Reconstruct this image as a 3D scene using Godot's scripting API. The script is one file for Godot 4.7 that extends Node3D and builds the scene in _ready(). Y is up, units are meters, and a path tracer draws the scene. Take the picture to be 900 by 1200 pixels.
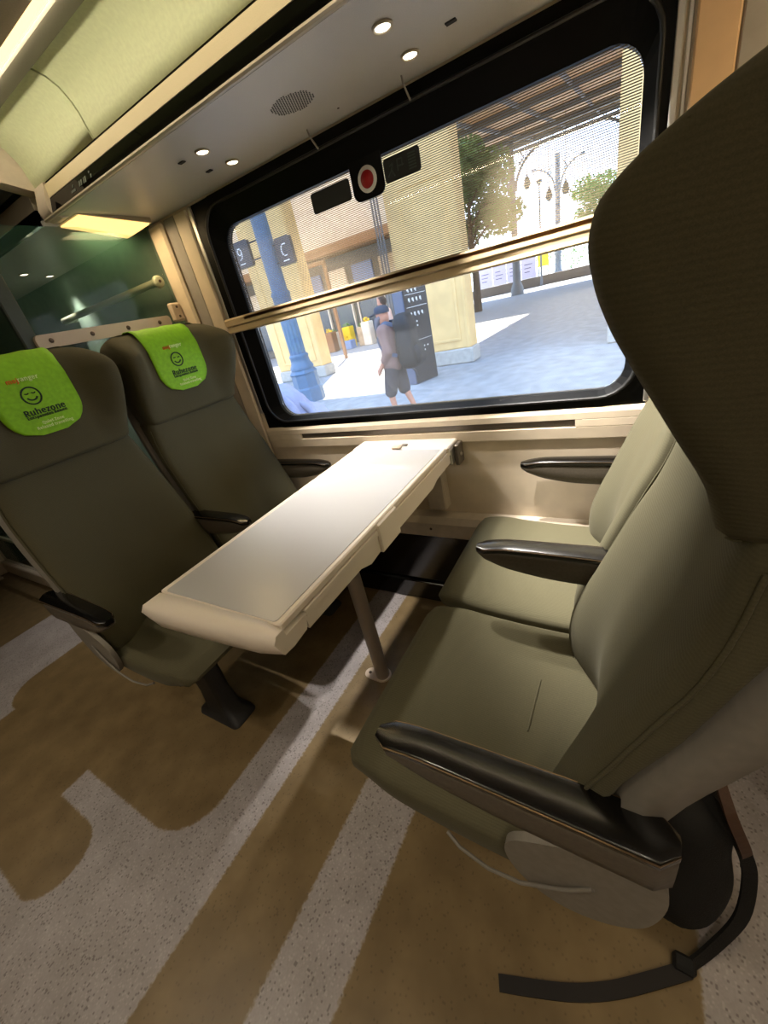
extends Node3D

# ------------------------------------------------------------------ helpers
var used := {}
var M := {}
var rng := RandomNumberGenerator.new()

func numbered(n: String) -> String:
	if not used.has(n):
		used[n] = 0
		return n
	used[n] += 1
	return "%s_%03d" % [n, used[n]]

func begin() -> SurfaceTool:
	var st := SurfaceTool.new()
	st.begin(Mesh.PRIMITIVE_TRIANGLES)
	return st

func tag(o, label := "", category := "", group := "", kind := ""):
	if label: o.set_meta("label", label)
	if category: o.set_meta("category", category)
	if group: o.set_meta("group", group)
	if kind: o.set_meta("kind", kind)
	return o

func obj(called: String, st: SurfaceTool, m: Material, parent: Node = null) -> MeshInstance3D:
	st.generate_normals()
	var o := MeshInstance3D.new()
	o.mesh = st.commit()
	o.material_override = m
	if parent == null:
		o.name = numbered(called)
		add_child(o, true)
	else:
		o.name = called
		parent.add_child(o, true)
	return o

func thing(called: String, label: String, category: String, at := Vector3.ZERO, turn := 0.0, group := "") -> Node3D:
	var o := Node3D.new()
	o.name = numbered(called)
	add_child(o, true)
	o.position = at
	o.rotation.y = turn
	return tag(o, label, category, group)

func struct(called: String, st: SurfaceTool, m: Material, label := "") -> MeshInstance3D:
	var o := obj(called, st, m)
	o.set_meta("kind", "structure")
	if label: o.set_meta("label", label)
	return o

func tri(st: SurfaceTool, a: Vector3, b: Vector3, c: Vector3):
	st.add_vertex(a); st.add_vertex(b); st.add_vertex(c)

# a triangle wound so that its front looks away from the point o
func trio(st: SurfaceTool, a: Vector3, b: Vector3, c: Vector3, o: Vector3):
	if (c - a).cross(b - a).dot((a + b + c) / 3.0 - o) >= 0.0:
		tri(st, a, b, c)
	else:
		tri(st, a, c, b)

func quado(st, a, b, c, d, o):
	trio(st, a, b, c, o); trio(st, a, c, d, o)

# chamfered box
func box(st: SurfaceTool, c: Vector3, s: Vector3, bev := 0.004, b := Basis()):
	st.set_smooth_group(-1)
	var h := s * 0.5
	bev = minf(bev, minf(h.x, minf(h.y, h.z)) * 0.9)
	var p := {}
	for ix in [-1, 1]:
		for iy in [-1, 1]:
			for iz in [-1, 1]:
				var k := Vector3(h.x * ix, h.y * iy, h.z * iz)
				var e := Vector3(bev * ix, bev * iy, bev * iz)
				p[[ix, iy, iz, 0]] = c + b * (k - Vector3(0, e.y, e.z))
				p[[ix, iy, iz, 1]] = c + b * (k - Vector3(e.x, 0, e.z))
				p[[ix, iy, iz, 2]] = c + b * (k - Vector3(e.x, e.y, 0))
	for s1 in [-1, 1]:
		quado(st, p[[s1, -1, -1, 0]], p[[s1, 1, -1, 0]], p[[s1, 1, 1, 0]], p[[s1, -1, 1, 0]], c)
		quado(st, p[[-1, s1, -1, 1]], p[[1, s1, -1, 1]], p[[1, s1, 1, 1]], p[[-1, s1, 1, 1]], c)
		quado(st, p[[-1, -1, s1, 2]], p[[1, -1, s1, 2]], p[[1, 1, s1, 2]], p[[-1, 1, s1, 2]], c)
		for s2 in [-1, 1]:
			quado(st, p[[s1, s2, -1, 0]], p[[s1, s2, 1, 0]], p[[s1, s2, 1, 1]], p[[s1, s2, -1, 1]], c)
			quado(st, p[[s1, -1, s2, 0]], p[[s1, 1, s2, 0]], p[[s1, 1, s2, 2]], p[[s1, -1, s2, 2]], c)
			quado(st, p[[-1, s1, s2, 1]], p[[1, s1, s2, 1]], p[[1, s1, s2, 2]], p[[-1, s1, s2, 2]], c)
			for s3 in [-1, 1]:
				trio(st, p[[s1, s2, s3, 0]], p[[s1, s2, s3, 1]], p[[s1, s2, s3, 2]], c)

func bx(st: SurfaceTool, a: Vector3, b: Vector3, bev := 0.004):
	box(st, (a + b) * 0.5, (b - a).abs(), bev)

# loft through rings of equal count; ends may be closed; smooth sides
func loft(st: SurfaceTool, rings: Array, capped := true, closed := true, sg := 0):
	var n: int = rings[0].size()
	var cen := Vector3.ZERO
	for r in rings:
		for q in r: cen += q
	cen /= float(n * rings.size())
	# decide the winding by the signed volume
	var vol := 0.0
	for i in rings.size() - 1:
		for j in (n if closed else n - 1):
			var a: Vector3 = rings[i][j] - cen
			var b: Vector3 = rings[i][(j + 1) % n] - cen
			var c: Vector3 = rings[i + 1][(j + 1) % n] - cen
			var d: Vector3 = rings[i + 1][j] - cen
			vol += a.dot(b.cross(c)) + a.dot(c.cross(d))
	var flip := vol > 0.0
	st.set_smooth_group(sg)
	for i in rings.size() - 1:
		for j in (n if closed else n - 1):
			var a: Vector3 = rings[i][j]
			var b: Vector3 = rings[i][(j + 1) % n]
			var c: Vector3 = rings[i + 1][(j + 1) % n]
			var d: Vector3 = rings[i + 1][j]
			if flip:
				tri(st, a, c, b); tri(st, a, d, c)
			else:
				tri(st, a, b, c); tri(st, a, c, d)
	if capped:
		st.set_smooth_group(sg + 1 if sg >= 0 else -1)
		for e in [0, rings.size() - 1]:
			var m := Vector3.ZERO
			for q in rings[e]: m += q
			m /= float(n)
			for j in n:
				trio(st, m, rings[e][j], rings[e][(j + 1) % n], cen)

func circle(c: Vector3, ax: Vector3, ay: Vector3, n: int) -> PackedVector3Array:
	var r := PackedVector3Array()
	for i in n:
		var t := TAU * i / n
		r.append(c + ax * cos(t) + ay * sin(t))
	return r

func tube(st: SurfaceTool, path: Array, rad, n := 10, flat := 1.0):
	var rings := []
	var up := Vector3.UP
	for i in path.size():
		var d: Vector3 = (path[mini(i + 1, path.size() - 1)] - path[maxi(i - 1, 0)]).normalized()
		if absf(d.dot(up)) > 0.95: up = Vector3.RIGHT if absf(d.x) < 0.9 else Vector3.BACK
		var s := d.cross(up).normalized()
		var u := s.cross(d).normalized()
		up = u
		var r: float = rad[i] if rad is Array else rad
		rings.append(circle(path[i], s * r, u * r * flat, n))
	loft(st, rings)

func lathe(st: SurfaceTool, prof: Array, n := 24, at := Vector3.ZERO, b := Basis(), sg := 0):
	var rings := []
	for q in prof:
		rings.append(circle(at + b * Vector3(0, q.y, 0), b * Vector3(maxf(q.x, 0.0005), 0, 0), b * Vector3(0, 0, maxf(q.x, 0.0005)), n))
	loft(st, rings, true, true, sg)

# polygon (2D) extruded: point = o + ux*x + uy*y, depth along uz
func prism(st: SurfaceTool, poly: PackedVector2Array, o: Vector3, ux: Vector3, uy: Vector3, uz: Vector3):
	st.set_smooth_group(-1)
	var n := poly.size()
	var cen := Vector3.ZERO
	for q in poly: cen += o + ux * q.x + uy * q.y
	cen = cen / n + uz * 0.5
	var idx := Geometry2D.triangulate_polygon(poly)
	for k in range(0, idx.size(), 3):
		for e in [0.0, 1.0]:
			var t := []
			for m in 3:
				var q: Vector2 = poly[idx[k + m]]
				t.append(o + ux * q.x + uy * q.y + uz * e)
			var nn: Vector3 = (t[2] - t[0]).cross(t[1] - t[0])
			var want: Vector3 = uz if e > 0.5 else -uz
			if nn.dot(want) >= 0: tri(st, t[0], t[1], t[2])
			else: tri(st, t[0], t[2], t[1])
	var area := 0.0
	for i in n:
		var a := poly[i]; var b := poly[(i + 1) % n]
		area += a.x * b.y - b.x * a.y
	for i in n:
		var a := poly[i]; var b := poly[(i + 1) % n]
		var e2 := (b - a)
		var out2 := Vector2(e2.y, -e2.x) * signf(area)
		var outv := ux * out2.x + uy * out2.y
		var p0 := o + ux * a.x + uy * a.y
		var p1 := o + ux * b.x + uy * b.y
		var p2 := p1 + uz
		var p3 := p0 + uz
		var nn := (p2 - p0).cross(p1 - p0)
		if nn.dot(outv) >= 0:
			tri(st, p0, p1, p2); tri(st, p0, p2, p3)
		else:
			tri(st, p0, p2, p1); tri(st, p0, p3, p2)

func rrect(x0: float, y0: float, x1: float, y1: float, r: float, k := 6) -> PackedVector2Array:
	var p := PackedVector2Array()
	var cs := [[x1 - r, y1 - r, 0.0], [x0 + r, y1 - r, 0.5], [x0 + r, y0 + r, 1.0], [x1 - r, y0 + r, 1.5]]
	for c in cs:
		for i in k + 1:
			var t: float = (c[2] + 0.5 * i / k) * PI
			p.append(Vector2(c[0] + r * cos(t), c[1] + r * sin(t)))
	return p

func ring3(p: PackedVector2Array, z: float) -> PackedVector3Array:
	var r := PackedVector3Array()
	for q in p: r.append(Vector3(q.x, q.y, z))
	return r

# hollow frame lofted through rounded rectangles [x0,y0,x1,y1,r,z]
func frame(st: SurfaceTool, loops: Array, sg := -1):
	var rings := []
	for l in loops: rings.append(ring3(rrect(l[0], l[1], l[2], l[3], l[4]), l[5]))
	rings.append(rings[0])
	loft(st, rings, false, true, sg)

# profile in (z, y) run along x
func run(st: SurfaceTool, prof: Array, x0: float, x1: float, sg := -1):
	var a := PackedVector3Array(); var b := PackedVector3Array()
	for q in prof:
		a.append(Vector3(x0, q.y, q.x)); b.append(Vector3(x1, q.y, q.x))
	loft(st, [a, b], false, true, sg)
	var poly := PackedVector2Array(prof)
	var idx := Geometry2D.triangulate_polygon(poly)
	st.set_smooth_group(-1)
	for k in range(0, idx.size(), 3):
		for r in [[a, Vector3(x1, 0, 0)], [b, Vector3(x0, 0, 0)]]:
			var s: PackedVector3Array = r[0]
			var o: Vector3 = s[idx[k]]; o.x = r[1].x
			trio(st, s[idx[k]], s[idx[k + 1]], s[idx[k + 2]], o)

# smooth curve through a table of [t, value]
func lerp_tab(tab: Array, t: float) -> float:
	var n := tab.size()
	if t <= tab[0][0]: return tab[0][1]
	if t >= tab[n - 1][0]: return tab[n - 1][1]
	var i := 0
	while t > tab[i + 1][0]: i += 1
	var h: float = tab[i + 1][0] - tab[i][0]
	var f: float = (t - tab[i][0]) / h
	var m0 := slope(tab, i) * h
	var m1 := slope(tab, i + 1) * h
	var f2 := f * f; var f3 := f2 * f
	return (2.0 * f3 - 3.0 * f2 + 1.0) * tab[i][1] + (f3 - 2.0 * f2 + f) * m0 + (-2.0 * f3 + 3.0 * f2) * tab[i + 1][1] + (f3 - f2) * m1

func slope(tab: Array, i: int) -> float:
	if i == 0: return (tab[1][1] - tab[0][1]) / (tab[1][0] - tab[0][0])
	if i == tab.size() - 1: return (tab[i][1] - tab[i - 1][1]) / (tab[i][0] - tab[i - 1][0])
	var a: float = (tab[i][1] - tab[i - 1][1]) / (tab[i][0] - tab[i - 1][0])
	var b: float = (tab[i + 1][1] - tab[i][1]) / (tab[i + 1][0] - tab[i][0])
	if a * b <= 0.0: return 0.0
	return 2.0 * a * b / (a + b)

func text(called: String, s: String, size: float, m: Material, parent: Node, at: Vector3, b := Basis(), serif := false, bold := 400) -> MeshInstance3D:
	var t := TextMesh.new()
	t.text = s
	var f := SystemFont.new()
	f.font_names = PackedStringArray(["Droid Serif" if serif else "Droid Sans"])
	f.font_weight = bold
	t.font = f
	t.font_size = 48
	t.pixel_size = size / 48.0
	t.depth = 0.0012
	var o := MeshInstance3D.new()
	o.mesh = t
	o.material_override = m
	o.name = called
	parent.add_child(o, true)
	o.transform = Transform3D(b, at)
	return o

# ------------------------------------------------------------------ materials
func noise_tex(freq: float, c0: Color, c1: Color, size := 256, normal := false, bump := 1.0, kind := FastNoiseLite.TYPE_SIMPLEX_SMOOTH, oct := 4) -> NoiseTexture2D:
	var n := FastNoiseLite.new()
	n.noise_type = kind
	n.frequency = freq
	n.fractal_octaves = oct
	n.seed = 7
	var t := NoiseTexture2D.new()
	t.width = size; t.height = size
	t.seamless = true
	t.noise = n
	if normal:
		t.as_normal_map = true
		t.bump_strength = bump
	else:
		var g := Gradient.new()
		g.set_color(0, c0); g.set_color(1, c1)
		t.color_ramp = g
	return t

func mk(key: String, c: Color, rough := 0.6, metal := 0.0, spec := 0.5) -> StandardMaterial3D:
	var m := StandardMaterial3D.new()
	m.albedo_color = c
	m.roughness = rough
	m.metallic = metal
	m.metallic_specular = spec
	M[key] = m
	return m

func grain(m: StandardMaterial3D, freq: float, lo: float, scale := 1.0, bump := 0.0, size := 256):
	m.albedo_texture = noise_tex(freq, Color(lo, lo, lo), Color(1, 1, 1), size)
	m.uv1_triplanar = true
	m.uv1_world_triplanar = true
	m.uv1_scale = Vector3.ONE * scale
	if bump > 0.0:
		m.normal_enabled = true
		m.normal_texture = noise_tex(freq * 2.0, Color.BLACK, Color.WHITE, size, true, bump)
		m.normal_scale = 0.6

func ribbed(m: StandardMaterial3D):
	# woven plush: fine wales with a speckle of pile
	var w := 128
	var im := Image.create(w, w, false, Image.FORMAT_RGB8)
	var hg := Image.create(w, w, false, Image.FORMAT_RGB8)
	for y in w:
		for x in w:
			var k := 0.5 + 0.5 * sin(TAU * (y * 16.0 / w) + 0.5 * sin(TAU * x * 16.0 / w))
			var v := 0.88 + 0.06 * k + rng.randf_range(-0.06, 0.06)
			im.set_pixel(x, y, Color(v, v, v))
			var h := k * 0.7 + rng.randf() * 0.3
			hg.set_pixel(x, y, Color(h, h, h))
	hg.bump_map_to_normal_map(2.0)
	m.albedo_texture = ImageTexture.create_from_image(im)
	m.normal_enabled = true
	m.normal_texture = ImageTexture.create_from_image(hg)
	m.normal_scale = 0.25
	m.uv1_triplanar = true
	m.uv1_scale = Vector3.ONE * 16.0

func materials():
	var m: StandardMaterial3D
	m = mk("seat", Color(0.36, 0.345, 0.27), 0.9, 0.0, 0.2); ribbed(m)
	m.rim_enabled = true; m.rim = 0.35; m.rim_tint = 0.6
	m = mk("shell", Color(0.50, 0.48, 0.45), 0.5); grain(m, 0.05, 0.9, 4.0)
	m = mk("arm_body", Color(0.36, 0.33, 0.29), 0.5); grain(m, 0.08, 0.85, 6.0)
	m = mk("arm_pad", Color(0.035, 0.03, 0.028), 0.22, 0.0, 0.6)
	m = mk("arm_edge_glint", Color(0.55, 0.46, 0.36), 0.28, 0.9)
	m = mk("pedestal", Color(0.16, 0.16, 0.17), 0.55); grain(m, 0.06, 0.8, 5.0)
	m = mk("wall", Color(0.86, 0.80, 0.71), 0.5); grain(m, 0.02, 0.94, 2.0)
	m = mk("wall_warm", Color(0.88, 0.74, 0.58), 0.5); grain(m, 0.02, 0.94, 2.0)
	m = mk("wall_gray", Color(0.62, 0.60, 0.58), 0.5); grain(m, 0.03, 0.92, 2.0)
	m = mk("ledge", Color(0.80, 0.75, 0.68), 0.4); grain(m, 0.03, 0.93, 3.0)
	m = mk("slot", Color(0.42, 0.39, 0.36), 0.4, 0.4)
	m = mk("heater", Color(0.03, 0.027, 0.022), 0.16, 0.0, 0.7)
	m = mk("frame_black", Color(0.012, 0.012, 0.012), 0.45, 0.0, 0.25)
	m = mk("rubber", Color(0.05, 0.048, 0.045), 0.5)
	m = mk("aluminium", Color(0.70, 0.69, 0.67), 0.35, 0.85)
	m = mk("table_top", Color(0.70, 0.70, 0.71), 0.30, 0.0, 0.5); grain(m, 0.2, 0.96, 8.0)
	m = mk("table_edge", Color(0.86, 0.82, 0.77), 0.4)
	m = mk("table_leg", Color(0.62, 0.58, 0.54), 0.4, 0.3)
	m = mk("blind_bar", Color(0.76, 0.68, 0.54), 0.5)
	m = mk("blind_thread", Color(0.42, 0.37, 0.28), 0.8)
	m = mk("rack", Color(0.78, 0.77, 0.75), 0.38, 0.1); grain(m, 0.3, 0.9, 6.0)
	m = mk("rack_lip", Color(0.72, 0.68, 0.60), 0.35, 0.2)
	m = mk("gloss_black", Color(0.008, 0.008, 0.008), 0.06, 0.0, 0.3)
	m = mk("band", Color(0.82, 0.77, 0.62), 0.5); grain(m, 0.3, 0.93, 6.0)
	m = mk("cove", Color(0.78, 0.81, 0.66), 0.6); grain(m, 0.12, 0.92, 3.0)
	m = mk("rail_gray", Color(0.47, 0.45, 0.40), 0.5); grain(m, 0.3, 0.88, 6.0)
	m = mk("ceiling", Color(0.60, 0.55, 0.47), 0.6); grain(m, 0.2, 0.92, 4.0)
	m = mk("gap", Color(0.06, 0.05, 0.035), 0.7)
	m = mk("dark_panel", Color(0.20, 0.25, 0.22), 0.45); grain(m, 0.03, 0.85, 2.0)
	m = mk("pale_green", Color(0.50, 0.58, 0.52), 0.45); grain(m, 0.03, 0.9, 2.0)
	m = mk("handrail", Color(0.66, 0.68, 0.58), 0.35, 0.1)
	m = mk("beige_plastic", Color(0.78, 0.71, 0.63), 0.42)
	m = mk("screw", Color(0.35, 0.30, 0.27), 0.35, 0.7)
	m = mk("cover_green", Color(0.55, 0.80, 0.08), 0.7); grain(m, 0.05, 0.88, 5.0)
	m = mk("print_dark", Color(0.06, 0.17, 0.07), 0.7)
	m = mk("print_pale", Color(0.86, 0.94, 0.62), 0.7)
	m = mk("print_orange", Color(0.85, 0.42, 0.06), 0.7)
	m = mk("red", Color(0.62, 0.03, 0.07), 0.4)
	m = mk("white_print", Color(0.90, 0.90, 0.88), 0.5)
	m = mk("sticker", Color(0.06, 0.08, 0.065), 0.5)
	m = mk("sticker_mark", Color(0.20, 0.24, 0.21), 0.5)
	m = mk("bag", Color(0.028, 0.027, 0.027), 0.75); grain(m, 0.1, 0.7, 6.0, 2.0)
	m = mk("strap", Color(0.075, 0.04, 0.03), 0.7); grain(m, 0.2, 0.75, 10.0)
	m = mk("leather", Color(0.33, 0.23, 0.17), 0.6); grain(m, 0.1, 0.8, 8.0)
	m = mk("glass_pane", Color(0.95, 0.97, 0.98, 0.08), 0.02)  # white film put into the glass as haze and reflections
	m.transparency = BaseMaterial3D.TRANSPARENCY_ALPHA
	m = mk("glass_green", Color(0.26, 0.40, 0.34, 0.18), 0.03, 0.0, 0.2)
	m.transparency = BaseMaterial3D.TRANSPARENCY_ALPHA
	# outside
	m = mk("asphalt", Color(0.60, 0.61, 0.62), 0.8); grain(m, 0.02, 0.80, 0.25, 0.0, 512)
	m = mk("asphalt_patch", Color(0.60, 0.61, 0.62), 0.8); grain(m, 0.03, 0.80, 0.3)
	m = mk("ochre", Color(0.90, 0.75, 0.50), 0.8); grain(m, 0.02, 0.90, 0.4)
	m = mk("plinth", Color(0.70, 0.68, 0.64), 0.8); grain(m, 0.04, 0.85, 0.8)
	m = mk("iron_blue", Color(0.33, 0.44, 0.55), 0.5); grain(m, 0.03, 0.85, 1.0)
	m = mk("sign_dark", Color(0.17, 0.19, 0.24), 0.5)
	m = mk("totem_blue", Color(0.25, 0.30, 0.39), 0.4)
	m = mk("totem_dark", Color(0.09, 0.10, 0.13), 0.35)
	m = mk("canopy_iron", Color(0.42, 0.44, 0.46), 0.6)
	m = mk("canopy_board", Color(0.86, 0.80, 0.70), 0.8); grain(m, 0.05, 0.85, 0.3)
	m.backlight_enabled = true; m.backlight = Color(0.75, 0.68, 0.56)  # translucency added to brighten the canopy boards from below
	m = mk("shop_white", Color(0.86, 0.84, 0.80), 0.7); grain(m, 0.03, 0.9, 0.3)
	m = mk("shop_brown", Color(0.55, 0.42, 0.30), 0.7)
	m = mk("shop_gray", Color(0.42, 0.43, 0.43), 0.6); grain(m, 0.05, 0.8, 0.4)
	m = mk("shop_glass", Color(0.25, 0.30, 0.36), 0.1)
	m = mk("shop_blue", Color(0.42, 0.52, 0.70), 0.6)
	m = mk("poster", Color(0.80, 0.78, 0.88), 0.7)
	m = mk("poster_ink", Color(0.35, 0.35, 0.48), 0.7)
	m = mk("stone", Color(0.52, 0.47, 0.42), 0.9); grain(m, 0.08, 0.65, 0.6)
	m = mk("leaf", Color(0.40, 0.50, 0.30), 0.8)
	m.backlight_enabled = true; m.backlight = Color(0.30, 0.38, 0.16)
	m = mk("bark", Color(0.32, 0.27, 0.22), 0.9)
	m = mk("yellow", Color(0.90, 0.78, 0.16), 0.6)
	m = mk("skin", Color(0.72, 0.50, 0.40), 0.6)
	m = mk("shirt_brown", Color(0.55, 0.42, 0.38), 0.85); grain(m, 0.05, 0.8, 2.0)
	m = mk("shorts", Color(0.22, 0.21, 0.24), 0.85); grain(m, 0.05, 0.8, 2.0)
	m = mk("cap", Color(0.16, 0.19, 0.25), 0.8)
	m = mk("beard", Color(0.42, 0.40, 0.42), 0.9)
	m = mk("hair", Color(0.22, 0.15, 0.11), 0.85)
	m = mk("pink_shirt", Color(0.86, 0.72, 0.66), 0.85)
	m = mk("pack", Color(0.085, 0.095, 0.12), 0.7); grain(m, 0.05, 0.7, 2.0)
	m = mk("pack_strap", Color(0.28, 0.32, 0.40), 0.7)
	m = mk("shoe", Color(0.25, 0.24, 0.24), 0.7)
	m = mk("sack", Color(0.60, 0.61, 0.72), 0.85); grain(m, 0.03, 0.86, 2.0)

func glow(key: String, c: Color, e: float) -> StandardMaterial3D:
	var m := mk(key, c, 0.6)
	m.emission_enabled = true
	m.emission = c
	m.emission_energy_multiplier = e
	return m

# ------------------------------------------------------------------ camera, sky, sun
func camera_and_light():
	var cam := Camera3D.new()
	cam.name = "camera"
	add_child(cam)
	# the lens: ultra wide, rolled, seen from the aisle at seat height
	var b := Basis(Vector3(0.85719897, -0.20965796, -0.47037588),
		-Vector3(0.06125148, -0.86538685, 0.49734681),
		-Vector3(-0.51132982, -0.45513639, -0.72896686)).orthonormalized()
	cam.transform = Transform3D(b, Vector3(0, 1.16, 1.22))
	cam.keep_aspect = Camera3D.KEEP_HEIGHT
	cam.fov = rad_to_deg(2.0 * atan(600.0 / 463.0))
	cam.near = 0.02
	cam.far = 400.0
	cam.current = true
	var we := WorldEnvironment.new()
	we.name = "world"
	add_child(we)
	var env := Environment.new()
	env.background_mode = Environment.BG_SKY
	var sm := ProceduralSkyMaterial.new()
	sm.sky_top_color = Color(0.62, 0.76, 0.95)
	sm.sky_horizon_color = Color(0.93, 0.95, 0.97)
	sm.sky_curve = 0.12
	sm.ground_bottom_color = Color(0.55, 0.55, 0.55)
	sm.ground_horizon_color = Color(0.90, 0.92, 0.94)
	sm.sun_angle_max = 0.0
	sm.energy_multiplier = 4.8
	var sky := Sky.new()
	sky.sky_material = sm
	env.sky = sky
	env.ambient_light_source = Environment.AMBIENT_SOURCE_DISABLED
	env.tonemap_mode = Environment.TONE_MAPPER_LINEAR
	env.tonemap_exposure = 1.38
	env.sdfgi_enabled = true
	env.ssao_enabled = true
	env.ssil_enabled = true
	we.environment = env
	var sun := DirectionalLight3D.new()
	sun.name = "sun"
	add_child(sun)
	var to := Vector3(0.45, -1.4, 0.90).normalized()   # the way sunlight travels
	sun.look_at_from_position(Vector3.ZERO, to, Vector3.UP)
	sun.light_color = Color(1.0, 0.96, 0.88)
	sun.light_energy = 6.0
	sun.light_angular_distance = 0.5
	sun.shadow_enabled = true

# ------------------------------------------------------------------ room shell
const XL := -4.0
const XR := 1.5
const ZA := 2.7
const TOP := 1.95

func floor_texture() -> ImageTexture:
	# vinyl print: pale speckled ground with brown fields; x -2.8..0.8, z 0..1.8
	var w := 2048; var h := 1024
	var data := PackedByteArray()
	data.resize(w * h * 3)
	var n := FastNoiseLite.new(); n.frequency = 0.012; n.seed = 3; n.fractal_octaves = 4
	var n2 := FastNoiseLite.new(); n2.frequency = 0.16; n2.seed = 9; n2.fractal_octaves = 2
	var k := 0
	for j in h:
		var z := 1.8 * (j + 0.5) / h
		for i in w:
			var x := -2.8 + 3.6 * (i + 0.5) / w
			var d := floor_field(x, z) + 0.004 * n2.get_noise_2d(i, j)
			var f := clampf(0.5 - d / 0.006, 0.0, 1.0)      # 1 inside a brown field
			var a := n.get_noise_2d(i, j)
			var hsh := ((i >> 1) * 73856093) ^ ((j >> 1) * 19349663)
			hsh = (hsh ^ (hsh >> 13)) * 1274126177
			var s := float((hsh >> 8) & 1023) / 1023.0
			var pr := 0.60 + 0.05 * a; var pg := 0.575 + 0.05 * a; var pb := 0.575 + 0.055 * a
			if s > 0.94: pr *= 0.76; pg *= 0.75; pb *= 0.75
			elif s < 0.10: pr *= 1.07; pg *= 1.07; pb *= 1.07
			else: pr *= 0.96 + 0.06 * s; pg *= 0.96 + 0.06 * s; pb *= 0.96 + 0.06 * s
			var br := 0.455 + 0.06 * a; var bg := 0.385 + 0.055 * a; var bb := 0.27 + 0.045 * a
			if s > 0.97: br *= 0.88; bg *= 0.88; bb *= 0.88
			data[k] = int(255.0 * clampf(lerpf(pr, br, f), 0, 1))
			data[k + 1] = int(255.0 * clampf(lerpf(pg, bg, f), 0, 1))
			data[k + 2] = int(255.0 * clampf(lerpf(pb, bb, f), 0, 1))
			k += 3
	return ImageTexture.create_from_image(Image.create_from_data(w, h, false, Image.FORMAT_RGB8, data))

func sd_rr(x: float, z: float, x0: float, z0: float, x1: float, z1: float, r: float) -> float:
	var qx := absf(x - (x0 + x1) * 0.5) - (x1 - x0) * 0.5 + r
	var qz := absf(z - (z0 + z1) * 0.5) - (z1 - z0) * 0.5 + r
	return sqrt(maxf(qx, 0) * maxf(qx, 0) + maxf(qz, 0) * maxf(qz, 0)) + minf(maxf(qx, qz), 0.0) - r

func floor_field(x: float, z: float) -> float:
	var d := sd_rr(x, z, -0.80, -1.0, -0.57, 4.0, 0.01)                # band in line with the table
	d = minf(d, sd_rr(x, z, -2.30, -1.0, -0.95, 1.15, 0.14))           # under the facing seats; cut short, pale patch beyond stands in for sheen
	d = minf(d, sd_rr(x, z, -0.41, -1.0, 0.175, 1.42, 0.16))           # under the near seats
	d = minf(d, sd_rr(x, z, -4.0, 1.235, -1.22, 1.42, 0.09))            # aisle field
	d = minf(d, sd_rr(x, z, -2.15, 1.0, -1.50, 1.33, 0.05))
	return d

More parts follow.
